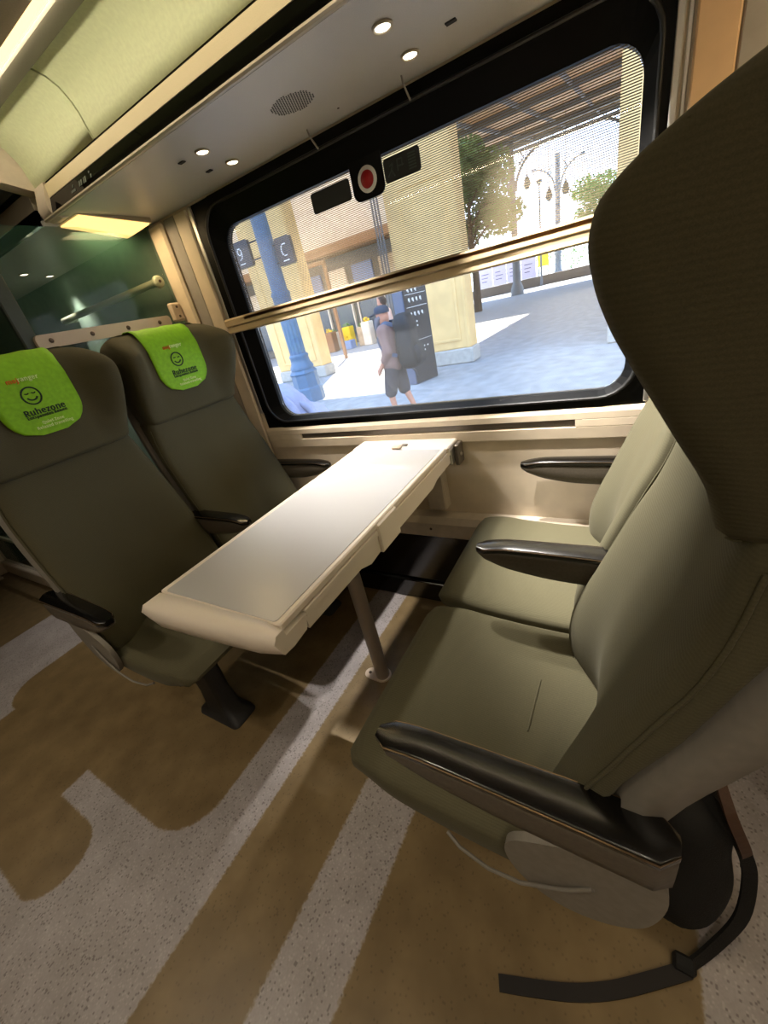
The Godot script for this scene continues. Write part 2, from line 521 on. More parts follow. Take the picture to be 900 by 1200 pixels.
func room():
	# floor
	var st := begin()
	st.set_smooth_group(-1)
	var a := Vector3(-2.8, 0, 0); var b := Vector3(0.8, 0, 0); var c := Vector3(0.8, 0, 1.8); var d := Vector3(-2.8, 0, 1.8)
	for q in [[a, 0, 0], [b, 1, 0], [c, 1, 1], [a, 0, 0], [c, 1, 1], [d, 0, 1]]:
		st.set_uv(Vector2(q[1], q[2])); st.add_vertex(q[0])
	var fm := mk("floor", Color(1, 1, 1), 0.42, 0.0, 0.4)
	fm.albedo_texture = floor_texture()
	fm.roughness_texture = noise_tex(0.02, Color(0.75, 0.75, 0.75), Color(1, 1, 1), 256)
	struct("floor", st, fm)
	mk("floor_plain", Color(0.455, 0.385, 0.27), 0.45); grain(M.floor_plain, 0.04, 0.85, 1.5)
	st = begin()
	bx(st, Vector3(XL, -0.08, 0), Vector3(-2.8, 0, ZA), 0.0005)
	bx(st, Vector3(0.8, -0.08, 0), Vector3(XR, 0, ZA), 0.0005)
	bx(st, Vector3(-2.8, -0.08, 1.8), Vector3(0.8, 0, ZA), 0.0005)
	bx(st, Vector3(-2.8, -0.08, -0.1), Vector3(0.8, -0.012, 1.8), 0.0005)
	struct("floor", st, M.floor_plain)

	# window wall: one shell with the opening of the window
	st = begin()
	var zo := -0.14
	bx(st, Vector3(-1.6, 0.30, zo), Vector3(XR, 0.79, 0), 0.001)
	bx(st, Vector3(-1.6, 1.60, zo), Vector3(XR, TOP, 0), 0.001)
	bx(st, Vector3(-1.6, 0.79, zo), Vector3(-1.355, 1.60, 0), 0.001)
	bx(st, Vector3(0.04, 0.79, zo), Vector3(XR, 1.60, 0), 0.001)
	bx(st, Vector3(-1.6, -0.1, zo), Vector3(XR, 0.30, 0), 0.001)
	struct("wall_window", st, M.wall)
	st = begin()
	bx(st, Vector3(XL, -0.1, zo), Vector3(-1.602, TOP, -0.001), 0.001)
	struct("wall_luggage", st, M.pale_green)
	st = begin()
	bx(st, Vector3(XL, -0.1, ZA), Vector3(XR, TOP, ZA + 0.1), 0.001)
	struct("wall_aisle", st, M.wall)
	st = begin()
	bx(st, Vector3(XR, -0.1, zo), Vector3(XR + 0.1, TOP, ZA + 0.1), 0.001)
	struct("wall_right", st, M.wall)
	st = begin()
	bx(st, Vector3(XL - 0.1, -0.1, zo), Vector3(XL, TOP, ZA + 0.1), 0.001)
	struct("wall_left", st, M.dark_panel)

	# door at the end of the aisle, white frame on the floor
	st = begin()
	bx(st, Vector3(XL + 0.001, 0, 0.66), Vector3(XL + 0.03, 1.7, 1.55), 0.004)
	var dr := struct("door_1", st, M.gap)
	st = begin()
	bx(st, Vector3(XL + 0.001, 0, 0.56), Vector3(XL + 0.06, 1.72, 0.655), 0.006)
	bx(st, Vector3(XL + 0.001, 0, 1.555), Vector3(XL + 0.06, 1.72, 1.65), 0.006)
	bx(st, Vector3(XL + 0.001, 1.72, 0.56), Vector3(XL + 0.06, 1.80, 1.65), 0.006)
	obj("door_frame", st, M.ledge, dr)
	st = begin()
	bx(st, Vector3(XL + 0.002, 0.001, 0.66), Vector3(XL + 0.16, 0.02, 1.55), 0.004)
	obj("threshold", st, M.ledge, dr)

	# ceiling: shell, cove beside the rack, grey rail, panel over the aisle
	st = begin()
	bx(st, Vector3(XL - 0.1, TOP, zo), Vector3(XR + 0.1, TOP + 0.08, ZA + 0.1), 0.001)
	struct("ceiling", st, M.ceiling)
	st = begin()
	var cove := [Vector2(0.346, 1.688), Vector2(0.352, 1.715), Vector2(0.356, 1.738), Vector2(0.364, 1.758), Vector2(0.380, 1.781), Vector2(0.402, 1.795), Vector2(0.424, 1.801), Vector2(0.470, 1.804)]
	var back := []
	for q in cove: back.push_front(q + Vector2(-0.012, 0.012))
	# two panels, joined at the narrow open joint
	run(st, cove + back, -1.226, XR, 0)
	run(st, cove + back, -1.60, -1.232, 0)
	struct("ceiling_cove", st, M.cove)
	st = begin()
	run(st, [Vector2(0.290, 1.684), Vector2(0.338, 1.684), Vector2(0.338, 1.75), Vector2(0.29, 1.90)], -1.60, XR)
	run(st, [Vector2(0.30, 1.72), Vector2(0.346, 1.72), Vector2(0.352, 1.775), Vector2(0.375, 1.80), Vector2(0.46, 1.82), Vector2(0.30, 1.84)], -1.25, -1.21)
	struct("trim_1", st, M.gap)
	st = begin()
	run(st, [Vector2(0.432, 1.802), Vector2(0.440, 1.793), Vector2(0.484, 1.789), Vector2(0.494, 1.793), Vector2(0.496, 1.84), Vector2(0.44, 1.84)], -1.60, XR)
	struct("trim_2", st, M.rail_gray)
	st = begin()
	bx(st, Vector3(-1.60, 1.79, 0.512), Vector3(XR, 1.83, 1.90), 0.003)
	struct("ceiling_panel", st, M.ceiling)
	st = begin()
	bx(st, Vector3(-1.60, 1.79, 1.95), Vector3(XR, 1.83, ZA), 0.003)
	struct("ceiling_panel", st, M.ceiling)
	# lower ceiling past the partition, and the pale end frame of the compartment
	st = begin()
	bx(st, Vector3(XL, 1.70, 0.37), Vector3(-1.66, 1.74, ZA), 0.003)
	struct("ceiling_vestibule", st, M.dark_panel)
	st = begin()
	run(st, [Vector2(0.30, 1.672), Vector2(0.42, 1.697), Vector2(0.62, 1.715), Vector2(ZA, 1.72), Vector2(ZA, 1.80), Vector2(0.30, 1.80)], -1.645, -1.598)
	struct("trim_3", st, M.ledge)

	# pillar panels left of the window
	st = begin()
	bx(st, Vector3(-1.445, 0.66, 0.0005), Vector3(-1.372, 1.598, 0.014), 0.005)
	struct("trim_4", st, M.wall)
	st = begin()
	bx(st, Vector3(-1.512, 0.66, 0.0005), Vector3(-1.449, 1.598, 0.008), 0.003)
	struct("trim_5", st, M.wall_gray)
	st = begin()
	bx(st, Vector3(-1.598, 0.45, 0.0005), Vector3(-1.516, 1.598, 0.022), 0.008)
	struct("trim_6", st, M.wall)
	# blind guides at both sides of the window
	st = begin()
	bx(st, Vector3(-1.368, 0.86, 0.0005), Vector3(-1.352, 1.598, 0.007), 0.002)
	struct("trim_7", st, M.aluminium)
	st = begin()
	bx(st, Vector3(0.034, 0.80, 0.0005), Vector3(0.047, 1.598, 0.010), 0.002)
	bx(st, Vector3(0.051, 0.80, 0.0005), Vector3(0.060, 1.598, 0.007), 0.002)
	struct("trim_8", st, M.aluminium)
	# warm panel and grey panel right of the window
	st = begin()
	bx(st, Vector3(0.064, 0.66, 0.0005), Vector3(0.128, 1.598, 0.012), 0.003)
	struct("trim_9", st, M.wall_warm)
	st = begin()
	bx(st, Vector3(0.130, 0.66, 0.0005), Vector3(0.40, 1.598, 0.009), 0.003)
	struct("trim_10", st, M.wall_gray)
	# moulded surround under the window with the grey slot
	st = begin()
	run(st, [Vector2(0.0005, 0.700), Vector2(0.010, 0.705), Vector2(0.012, 0.738), Vector2(0.0005, 0.7395)], -1.36, 0.06)
	run(st, [Vector2(0.0005, 0.7605), Vector2(0.012, 0.762), Vector2(0.012, 0.780), Vector2(0.006, 0.790), Vector2(0.0005, 0.792)], -1.36, 0.06)
	bx(st, Vector3(-1.36, 0.7395, 0.0005), Vector3(-1.17, 0.7605, 0.012), 0.001)
	bx(st, Vector3(-0.125, 0.7395, 0.0005), Vector3(0.06, 0.7605, 0.012), 0.001)
	struct("trim_11", st, M.wall)
	st = begin()
	bx(st, Vector3(-1.17, 0.741, 0.0005), Vector3(-0.125, 0.759, 0.005), 0.001)
	struct("trim_12", st, M.slot)
	# ledge over the heater and the black heater cover
	st = begin()
	run(st, [Vector2(0.0005, 0.335), Vector2(0.052, 0.335), Vector2(0.056, 0.340), Vector2(0.056, 0.395), Vector2(0.040, 0.418), Vector2(0.0005, 0.424)], -1.59, XR)
	var bs := struct("baseboard_window", st, M.ledge)
	for x in [-1.2, -0.62, -0.1]:
		st = begin()
		lathe(st, [Vector2(0.0055, 0), Vector2(0.005, 0.002), Vector2(0.0005, 0.002)], 10, Vector3(x, 0.372, 0.0562), Basis(Vector3.RIGHT, PI / 2))
		obj("screw", st, M.screw, bs)
	st = begin()
	bx(st, Vector3(-1.59, 0.10, 0.0005), Vector3(XR, 0.333, 0.045), 0.004)
	bx(st, Vector3(-1.59, 0.001, 0.0005), Vector3(XR, 0.098, 0.060), 0.004)
	struct("baseboard_heater", st, M.heater)

func window_and_blind():
	var st := begin()
	# black frame: sloping reveal from the wall to the pane
	frame(st, [[-1.354, 0.791, 0.039, 1.599, 0.10, 0.004], [-1.318, 0.812, 0.020, 1.575, 0.09, 0.006], [-1.270, 0.829, -0.012, 1.511, 0.062, -0.030], [-1.270, 0.829, -0.012, 1.511, 0.062, -0.056], [-1.354, 0.791, 0.039, 1.599, 0.10, -0.056]])
	# the corner fillets of the opening
	var w := struct("window_1", st, M.frame_black)
	st = begin()
	frame(st, [[-1.3545, 0.7905, 0.0395, 1.5995, 0.002, -0.002], [-1.34, 0.80, 0.03, 1.59, 0.10, 0.0035], [-1.34, 0.80, 0.03, 1.59, 0.10, -0.050], [-1.3545, 0.7905, 0.0395, 1.5995, 0.002, -0.050]])
	obj("frame_backing", st, M.frame_black, w)
	st = begin()
	frame(st, [[-1.318, 0.812, 0.020, 1.575, 0.09, 0.0065], [-1.312, 0.816, 0.016, 1.571, 0.088, 0.011], [-1.304, 0.821, 0.010, 1.566, 0.084, 0.006], [-1.312, 0.816, 0.016, 1.571, 0.088, 0.001]], 0)
	obj("gasket", st, M.rubber, w)
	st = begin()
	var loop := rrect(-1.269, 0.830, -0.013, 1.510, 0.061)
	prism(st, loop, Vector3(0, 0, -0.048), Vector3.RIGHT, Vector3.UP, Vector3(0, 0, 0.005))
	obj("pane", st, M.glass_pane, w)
	# black tab with the red and white break point, at the top of the pane
	st = begin()
	prism(st, rrect(-0.713, 1.428, -0.610, 1.56, 0.022), Vector3(0, 0, -0.0285), Vector3.RIGHT, Vector3.UP, Vector3(0, 0, 0.004))
	var tab := obj("break_point_tab", st, M.frame_black, w)
	var bc := Vector3(-0.661, 1.472, -0.0245)
	st = begin()
	lathe(st, [Vector2(0.0305, 0), Vector2(0.030, 0.0012), Vector2(0.0005, 0.0012)], 28, bc, Basis(Vector3.RIGHT, PI / 2))
	obj("white_ring", st, M.white_print, tab)
	st = begin()
	lathe(st, [Vector2(0.021, 0), Vector2(0.0205, 0.0022), Vector2(0.0005, 0.0022)], 28, bc, Basis(Vector3.RIGHT, PI / 2))
	obj("red_disc", st, M.red, tab)
	# two dark stickers on the pane
	st = begin()
	prism(st, rrect(-0.866, 1.443, -0.723, 1.495, 0.008), Vector3(0, 0, -0.0295), Vector3.RIGHT, Vector3.UP, Vector3(0, 0, 0.001))
	obj("sticker", st, M.sticker, w)
	st = begin()
	prism(st, rrect(-0.608, 1.445, -0.500, 1.497, 0.008), Vector3(0, 0, -0.0295), Vector3.RIGHT, Vector3.UP, Vector3(0, 0, 0.001))
	var s2 := obj("sticker", st, M.sticker, w)
	st = begin()
	# pictogram of a running figure, a hammer and a block of fine lines
	var zz := -0.0280
	for sg in [[[-0.597, 1.457], [-0.585, 1.470]], [[-0.585, 1.470], [-0.577, 1.455]], [[-0.585, 1.470], [-0.580, 1.483]], [[-0.580, 1.483], [-0.590, 1.478]], [[-0.566, 1.462], [-0.566, 1.486]], [[-0.566, 1.486], [-0.552, 1.486]], [[-0.552, 1.486], [-0.552, 1.470]], [[-0.566, 1.472], [-0.548, 1.472]]]:
		tube(st, [Vector3(sg[0][0], sg[0][1], zz), Vector3(sg[1][0], sg[1][1], zz)], 0.0013, 6)
	for i in 6:
		bx(st, Vector3(-0.534, 1.455 + i * 0.0062, zz), Vector3(-0.512, 1.458 + i * 0.0062, zz + 0.0005), 0.0001)
	obj("pictogram", st, M.sticker_mark, s2)

	# roller blind pulled down half way: fine threads and a bottom bar
	var bl := thing("roller_blind", "half lowered see-through ribbed blind with a cream bottom bar, in the train window", "blind", Vector3(0, 1.2, 0))
	st = begin()
	st.set_smooth_group(-1)
	var y := 1.239
	while y < 1.508:
		bx(st, Vector3(-1.268, y, -0.0365), Vector3(-0.014, y + 0.0019, -0.0345), 0.0002)
		y += 0.0047
	var th := obj("threads", st, M.blind_thread, bl)
	th.position.y = -1.2
	th.set_meta("kind", "stuff")
	st = begin()
	run(st, [Vector2(-0.0335, 1.207), Vector2(0.012, 1.207), Vector2(0.016, 1.211), Vector2(0.016, 1.231), Vector2(0.010, 1.237), Vector2(-0.0335, 1.237)], -1.262, -0.016)
	run(st, [Vector2(0.0085, 1.207), Vector2(0.012, 1.207), Vector2(0.016, 1.211), Vector2(0.016, 1.231), Vector2(0.010, 1.237), Vector2(0.0085, 1.237)], -1.372, 0.030)
	var bar := obj("bottom_bar", st, M.blind_bar, bl)
	bar.position.y = -1.2
	st = begin()
	run(st, [Vector2(-0.030, 1.184), Vector2(0.006, 1.184), Vector2(0.011, 1.188), Vector2(0.008, 1.2065), Vector2(-0.030, 1.2065)], -1.262, -0.016)
	run(st, [Vector2(0.0085, 1.184), Vector2(0.0105, 1.184), Vector2(0.0135, 1.188), Vector2(0.0115, 1.2065), Vector2(0.0085, 1.2065)], -1.372, 0.030)
	var grip := obj("grip_rail", st, M.blind_bar, bl)
	grip.position.y = -1.2

func spot(x: float, z: float, y: float, label: String, power := 0.9, tilt := 0.0, cone := 44.0):
	var t := thing("spotlight", label, "lamp", Vector3(x, y, z), 0.0, "reading spotlights in the luggage rack underside")
	var st := begin()
	lathe(st, [Vector2(0.0165, -0.0005), Vector2(0.0205, -0.0005), Vector2(0.0195, -0.0045), Vector2(0.0165, -0.0045), Vector2(0.0155, -0.0025)], 24)
	obj("bezel", st, M.rack_lip, t)
	st = begin()
	lathe(st, [Vector2(0.0005, -0.0030), Vector2(0.012, -0.0034), Vector2(0.0155, -0.0022), Vector2(0.0155, -0.001)], 24)
	obj("lens", st, M.spot_glow, t)
	var l := SpotLight3D.new()
	l.name = "beam"
	t.add_child(l)
	l.position = Vector3(0, -0.006, 0)
	l.basis = Basis(Vector3.BACK, tilt) * Basis(Vector3.RIGHT, -PI / 2)
	l.light_color = Color(1.0, 0.97, 0.93)
	l.light_energy = power
	l.light_size = 0.015
	l.spot_angle = cone
	l.spot_angle_attenuation = 0.7
	l.spot_range = 8.0
	l.spot_attenuation = 2.0
	l.shadow_enabled = true

func rack():
	# luggage rack along the window wall; its underside carries spots, grille and hooks
	glow("spot_glow", Color(1.0, 0.95, 0.86), 5.0)
	glow("down_glow", Color(1.0, 0.88, 0.70), 4.0)
	glow("lamp_glow", Color(1.0, 0.82, 0.50), 1.25)
	glow("strip_glow", Color(1.0, 0.88, 0.66), 1.2)
	var r := thing("luggage_rack", "long grey luggage rack above the window with a glossy black front strip", "luggage rack", Vector3(-0.1, 1.605, 0.18))
	var off := -r.position
	var st := begin()
	run(st, [Vector2(0.001, 1.605), Vector2(0.352, 1.605), Vector2(0.352, 1.620), Vector2(0.001, 1.620)], -1.60, XR - 0.001)
	obj("underside", st, M.rack, r).position = off
	st = begin()
	run(st, [Vector2(0.353, 1.605), Vector2(0.362, 1.604), Vector2(0.367, 1.607), Vector2(0.3665, 1.611), Vector2(0.353, 1.612)], -1.60, XR - 0.001)
	obj("lip", st, M.rack_lip, r).position = off
	st = begin()
	run(st, [Vector2(0.3655, 1.6115), Vector2(0.3520, 1.6495), Vector2(0.340, 1.6495), Vector2(0.353, 1.6115)], -1.60, XR - 0.001)
	var strip := obj("front_strip", st, M.gloss_black, r)
	strip.position = off
	st = begin()
	run(st, [Vector2(0.3535, 1.650), Vector2(0.3500, 1.682), Vector2(0.335, 1.683), Vector2(0.335, 1.650)], -1.60, XR - 0.001)
	obj("front_band", st, M.band, r).position = off
	# seat reservation display: two pale figures and a few dim marks on the black strip
	st = begin()
	var ux := Vector3.RIGHT
	var uy := Vector3(0, 0.0380, -0.0135).normalized()
	var uz := Vector3(0, 0.0135, 0.0380).normalized() * 0.0006
	var o := Vector3(0, 1.6115, 0.3655) + uz * 0.8
	for q in [[-1.352, 0.012, -1.345, 0.026], [-1.342, 0.012, -1.334, 0.026], [-1.326, 0.012, -1.322, 0.026], [-1.319, 0.012, -1.311, 0.026], [-1.40, 0.010, -1.375, 0.016], [-1.392, 0.022, -1.384, 0.028], [-1.286, 0.013, -1.280, 0.021], [-1.295, 0.026, -1.288, 0.031]]:
		prism(st, PackedVector2Array([Vector2(q[0], q[1]), Vector2(q[2], q[1]), Vector2(q[2], q[3]), Vector2(q[0], q[3])]), o, ux, uy, uz)
	obj("display_figures", st, M.sticker_mark, strip).set_meta("kind", "stuff")
	# loudspeaker grille: a plate of small dark holes
	st = begin()
	for i in range(-8, 9):
		for j in range(-7, 8):
			var px := i * 0.0065 + (0.00325 if j % 2 else 0.0)
			var pz := j * 0.0060
			if px * px / 0.0030 + pz * pz / 0.0019 < 1.0:
				lathe(st, [Vector2(0.0021, 0), Vector2(0.0021, -0.0006), Vector2(0.0004, -0.0006)], 6, Vector3(-0.705 + px, 1.605, 0.187 + pz))
	var g := obj("speaker_holes", st, M.gap, r)
	g.position = off
	g.set_meta("kind", "stuff")
	# small dark cover plates and hooks
	for q in [[-1.068, 0.233], [-1.09, 0.122], [-0.337, 0.134]]:
		st = begin()
		box(st, Vector3(q[0], 1.604, q[1]), Vector3(0.022, 0.003, 0.012), 0.001)
		obj("cover_plate", st, M.gap, r).position = off
	for x in [-0.775, -0.49]:
		st = begin()
		tube(st, [Vector3(x, 1.606, 0.045), Vector3(x, 1.592, 0.040), Vector3(x, 1.578, 0.022), Vector3(x, 1.570, 0.012), Vector3(x, 1.574, 0.004)], [0.0022, 0.0022, 0.0025, 0.0025, 0.002], 8)
		obj("coat_hook", st, M.wall_gray, r).position = off
	st = begin()
	lathe(st, [Vector2(0.003, 0), Vector2(0.003, -0.001), Vector2(0.0004, -0.001)], 10, Vector3(-0.66, 1.605, 0.06))
	obj("screw", st, M.screw, r).position = off
	# end cap towards the partition
	st = begin()
	run(st, [Vector2(0.322, 1.604), Vector2(0.345, 1.600), Vector2(0.368, 1.612), Vector2(0.372, 1.63), Vector2(0.352, 1.688), Vector2(0.322, 1.688)], -1.596, -1.535, 0)
	obj("end_cap", st, M.ledge, r).position = off

	for q in [[-0.991, 0.224, "left pair, nearer the rack edge"], [-1.012, 0.101, ""], [-0.430, 0.245, ""], [-0.438, 0.108, ""]]:
		var near: bool = q[1] > 0.2
		var side := "over the green-covered seats" if q[0] < -0.8 else "over the seats without covers"
		spot(q[0], q[1], 1.605, "bright round ceiling spotlight " + side + (", beside the rack's front edge" if near else ", beside the window"), 0.95 if q[0] < -0.8 else 2.8, 0.30 if q[0] < -0.8 else 0.60, 36.0 if q[0] < -0.8 else 34.0)

	lamp_box(-1.5685, "warm yellow rectangular lamp under the rack end beside the glass partition")
	lamp_box(0.36, "warm yellow rectangular lamp under the rack, past the seats without covers")
	# downlights over the aisle
	for x in [-2.4, -1.5, -0.6, 0.3, 1.1]:
		var t := thing("aisle_downlight", "round downlight in the aisle ceiling panel", "lamp", Vector3(x, 1.789 if x > -1.6 else 1.699, 1.50), 0.0, "downlights over the aisle")
		st = begin()
		lathe(st, [Vector2(0.034, 0.0), Vector2(0.042, 0.0), Vector2(0.040, -0.005), Vector2(0.034, -0.005), Vector2(0.033, -0.002)], 24)
		obj("bezel", st, M.rack_lip, t)
		st = begin()
		lathe(st, [Vector2(0.0005, -0.0032), Vector2(0.033, -0.0022), Vector2(0.033, -0.0005)], 24)
		obj("lens", st, M.down_glow, t)
		var l := SpotLight3D.new()
		l.name = "beam"
		t.add_child(l)
		l.position = Vector3(0, -0.008, 0)
		l.rotation.x = -PI / 2
		l.light_color = Color(1.0, 0.94, 0.84)
		l.light_energy = 0.42
		l.light_size = 0.03
		l.spot_angle = 48.0
		l.spot_angle_attenuation = 0.8
		l.spot_range = 8.0
		l.spot_attenuation = 2.0
		l.shadow_enabled = true
	# light strips of the aisle ceiling
	for q in [[0.503, 1.791, "beside the yellow-green cove"], [1.925, 1.791, "far side of the aisle ceiling panel"]]:
		var t := thing("ceiling_strip_lamp", "long thin cream light strip in the ceiling, " + q[2], "lamp", Vector3(-0.05, q[1], q[0]), 0.0)
		st = begin()
		var hw := 0.0035 if q[0] < 1.0 else 0.02
		bx(st, Vector3(-1.54, -0.009, -hw), Vector3(1.54, 0.02, hw), 0.002)
		obj("diffuser", st, M.strip_glow, t)
		var s := AreaLight3D.new()
		s.name = "light"
		t.add_child(s)
		s.area_size = Vector2(3.06, hw * 2.0)
		s.light_color = Color(1.0, 0.91, 0.77)
		s.light_energy = 0.14 if q[0] < 1.0 else 0.12
		s.shadow_enabled = true
		s.area_range = 10.0
		s.transform = Transform3D(Basis(Vector3.RIGHT, -PI / 2), Vector3(0, -0.013, 0))
		# the lamp shines sideways as well, over the ceiling beside it
		var s2 := AreaLight3D.new()
		s2.name = "side_light"
		t.add_child(s2)
		s2.area_size = Vector2(3.06, 0.006)
		s2.light_color = Color(1.0, 0.94, 0.82)
		s2.light_energy = 0.22
		s2.shadow_enabled = true
		s2.area_range = 10.0
		s2.transform = Transform3D(Basis(), Vector3(0, -0.0055, -hw - 0.003))

# square warm lamp at the end of a bay
func lamp_box(cx: float, label: String):
	var lp := thing("entry_lamp", label, "lamp", Vector3(cx, 1.60, 0.19))
	var st := begin()
	var xa := cx + 0.0635; var xb := cx - 0.0635
	var A := Vector3(xa, 1.604, 0.315); var B := Vector3(xb, 1.604, 0.318); var C := Vector3(xb, 1.573, 0.085); var D := Vector3(xa, 1.588, 0.06)
	var ring0 := PackedVector3Array([A, B, C, D]); var ring1 := PackedVector3Array([Vector3(A.x, 1.6045, A.z), Vector3(B.x, 1.6045, B.z), Vector3(C.x, 1.6045, C.z), Vector3(D.x, 1.6045, D.z)])
	loft(st, [ring0, ring1], true, true, -1)
	obj("housing", st, M.rack_lip, lp).position = -lp.position
	var cen := (A + B + C + D) / 4.0
	var r0 := PackedVector3Array(); var r1 := PackedVector3Array()
	for q in [A, B, C, D]:
		var v: Vector3 = cen + (q - cen) * 0.93
		r0.append(v + Vector3(0, -0.004, 0)); r1.append(v + Vector3(0, 0.002, 0))
	st = begin()
	loft(st, [r0, r1], true, true, -1)
	obj("diffuser", st, M.lamp_glow, lp).position = -lp.position
	var al := AreaLight3D.new()
	al.name = "light"
	lp.add_child(al)
	al.area_size = Vector2(0.10, 0.20)
	al.light_color = Color(1.0, 0.87, 0.66)
	al.light_energy = 0.12
	al.shadow_enabled = true
	al.area_range = 8.0
	al.transform = Transform3D(Basis(Vector3.RIGHT, -PI / 2), cen + Vector3(0, -0.012, 0) - lp.position)


func partition():
	# glazed luggage bay behind the facing seats
	var p := thing("glass_partition", "tinted green glass partition with a beige top rail behind the green-covered seats", "partition", Vector3(-1.6, 0, 0.3))
	var off := -p.position
	var st := begin()
	bx(st, Vector3(-1.606, 0.10, 0.024), Vector3(-1.600, 1.595, 0.575), 0.0008)
	obj("pane", st, M.glass_green, p).position = off
	st = begin()
	bx(st, Vector3(-3.90, 0.10, 0.577), Vector3(-1.606, 1.66, 0.583), 0.0008)
	obj("pane", st, M.glass_green, p).position = off
	# beige clamp rail with its screws
	st = begin()
	var poly := rrect(0.088, 1.262, 0.572, 1.302, 0.014)
	var pl := PackedVector2Array()
	for q in poly: pl.append(q)
	prism(st, pl, Vector3(-1.5995, 0, 0), Vector3(0, 0, 1), Vector3.UP, Vector3(0.016, 0, 0))
	var rail := obj("top_rail", st, M.beige_plastic, p)
	rail.position = off
	for z in [0.53, 0.40, 0.27, 0.14]:
		st = begin()
		lathe(st, [Vector2(0.0075, 0), Vector2(0.0065, 0.0025), Vector2(0.0005, 0.0025)], 12, Vector3(-1.5835, 1.282, z), Basis(Vector3.BACK, -PI / 2))
		obj("screw", st, M.screw, rail)
	st = begin()
	bx(st, Vector3(-1.5995, 1.275, 0.024), Vector3(-1.575, 1.342, 0.072), 0.006)
	var cl := obj("corner_clamp", st, M.beige_plastic, p)
	cl.position = off
	for y in [1.292, 1.326]:
		st = begin()
		lathe(st, [Vector2(0.005, 0), Vector2(0.004, 0.0025), Vector2(0.0005, 0.0025)], 12, Vector3(-1.575, y, 0.046), Basis(Vector3.BACK, -PI / 2))
		obj("screw", st, M.screw, cl)
	# pale foot rail of the side pane
	st = begin()
	bx(st, Vector3(-3.95, 0.001, 0.555), Vector3(-1.61, 0.095, 0.605), 0.006)
	obj("foot_rail", st, M.ledge, p).position = off
	st = begin()
	bx(st, Vector3(-3.95, 0.34, 0.584), Vector3(-1.62, 0.365, 0.60), 0.004)
	obj("mid_rail", st, M.handrail, p).position = off
	st = begin()
	bx(st, Vector3(-1.622, 0.001, 0.555), Vector3(-1.598, 1.66, 0.60), 0.004)
	obj("post", st, M.dark_panel, p).position = off

	var h := thing("handrail", "pale green round handrail with a screwed flange, seen behind the glass partition", "handrail", Vector3(-1.6, 1.42, 0.066))
	st = begin()
	lathe(st, [Vector2(0.0005, 0.016), Vector2(0.012, 0.016), Vector2(0.020, 0.013), Vector2(0.022, 0.001), Vector2(0.0005, 0.001)], 24, Vector3.ZERO, Basis(Vector3.BACK, -PI / 2))
	var fl := obj("flange", st, M.handrail, h)
	st = begin()
	lathe(st, [Vector2(0.006, 0.0155), Vector2(0.005, 0.019), Vector2(0.0005, 0.019)], 12, Vector3.ZERO, Basis(Vector3.BACK, -PI / 2))
	obj("screw", st, M.screw, fl)
	st = begin()
	tube(st, [Vector3(-0.008, 0, 0), Vector3(-0.82, 0, 0)], 0.0135, 16)
	obj("rail", st, M.handrail, h)
	st = begin()
	tube(st, [Vector3(-0.82, 0, 0), Vector3(-0.83, 0, -0.008), Vector3(-0.832, 0, -0.064)], 0.0135, 12)
	obj("wall_bracket", st, M.handrail, h)

	# rack and spots going on over the luggage bay
	var r := thing("luggage_bay_rack", "dim grey rack underside with black strip beyond the glass partition", "luggage rack", Vector3(-2.8, 1.605, 0.18))
	off = -r.position
	st = begin()
	run(st, [Vector2(0.001, 1.605), Vector2(0.352, 1.605), Vector2(0.352, 1.620), Vector2(0.001, 1.620)], XL + 0.002, -1.64)
	obj("underside", st, M.rack, r).position = off
	st = begin()
	run(st, [Vector2(0.3655, 1.606), Vector2(0.3520, 1.6495), Vector2(0.340, 1.6495), Vector2(0.353, 1.606)], XL + 0.002, -1.648)
	obj("front_strip", st, M.gloss_black, r).position = off
	st = begin()
	run(st, [Vector2(0.3535, 1.650), Vector2(0.3500, 1.698), Vector2(0.335, 1.698), Vector2(0.335, 1.650)], XL + 0.002, -1.648)
	obj("front_band", st, M.rack_lip, r).position = off

# ------------------------------------------------------------------ seats (local: +x is forward, z across, y up)
const BACK_C := [[0.40, -0.004], [0.46, 0.008], [0.53, 0.013], [0.58, 0.011], [0.65, 0.000], [0.72, -0.018], [0.79, -0.041], [0.84, -0.059], [0.90, -0.075], [0.955, -0.084], [1.00, -0.090]]
const BACK_T := [[0.40, 0.020], [0.55, 0.024], [0.687, 0.034], [0.786, 0.046], [0.839, 0.046], [0.95, 0.070], [1.00, 0.09]]
const BACK_W := [[0.40, 0.216], [0.55, 0.218], [0.70, 0.217], [0.85, 0.210], [0.95, 0.196], [1.00, 0.188]]
const BACK_B := [[0.40, 0.066], [0.46, 0.068], [0.52, 0.060], [0.58, 0.044], [0.65, 0.028], [0.72, 0.019], [0.79, 0.015], [0.84, 0.012], [0.90, 0.011], [0.955, 0.010], [1.00, 0.004]]
const HEAD_C := [[0.95, -0.064], [1.00, -0.062], [1.06, -0.054], [1.12, -0.052], [1.18, -0.053], [1.21, -0.062], [1.235, -0.083], [1.252, -0.115]]
const HEAD_W := [[0.95, 0.182], [1.00, 0.196], [1.08, 0.206], [1.16, 0.209], [1.20, 0.206], [1.225, 0.196], [1.242, 0.178], [1.252, 0.14]]
const HEAD_B := [[0.95, 0.000], [1.00, 0.012], [1.05, 0.031], [1.09, 0.051], [1.12, 0.066], [1.145, 0.075], [1.165, 0.0785], [1.18, 0.076], [1.195, 0.065], [1.21, 0.046], [1.225, 0.025], [1.24, 0.009], [1.252, 0.0]]
const HEAD_T := [[0.95, 0.085], [1.05, 0.105], [1.16, 0.112], [1.22, 0.095], [1.24, 0.055], [1.252, 0.010]]

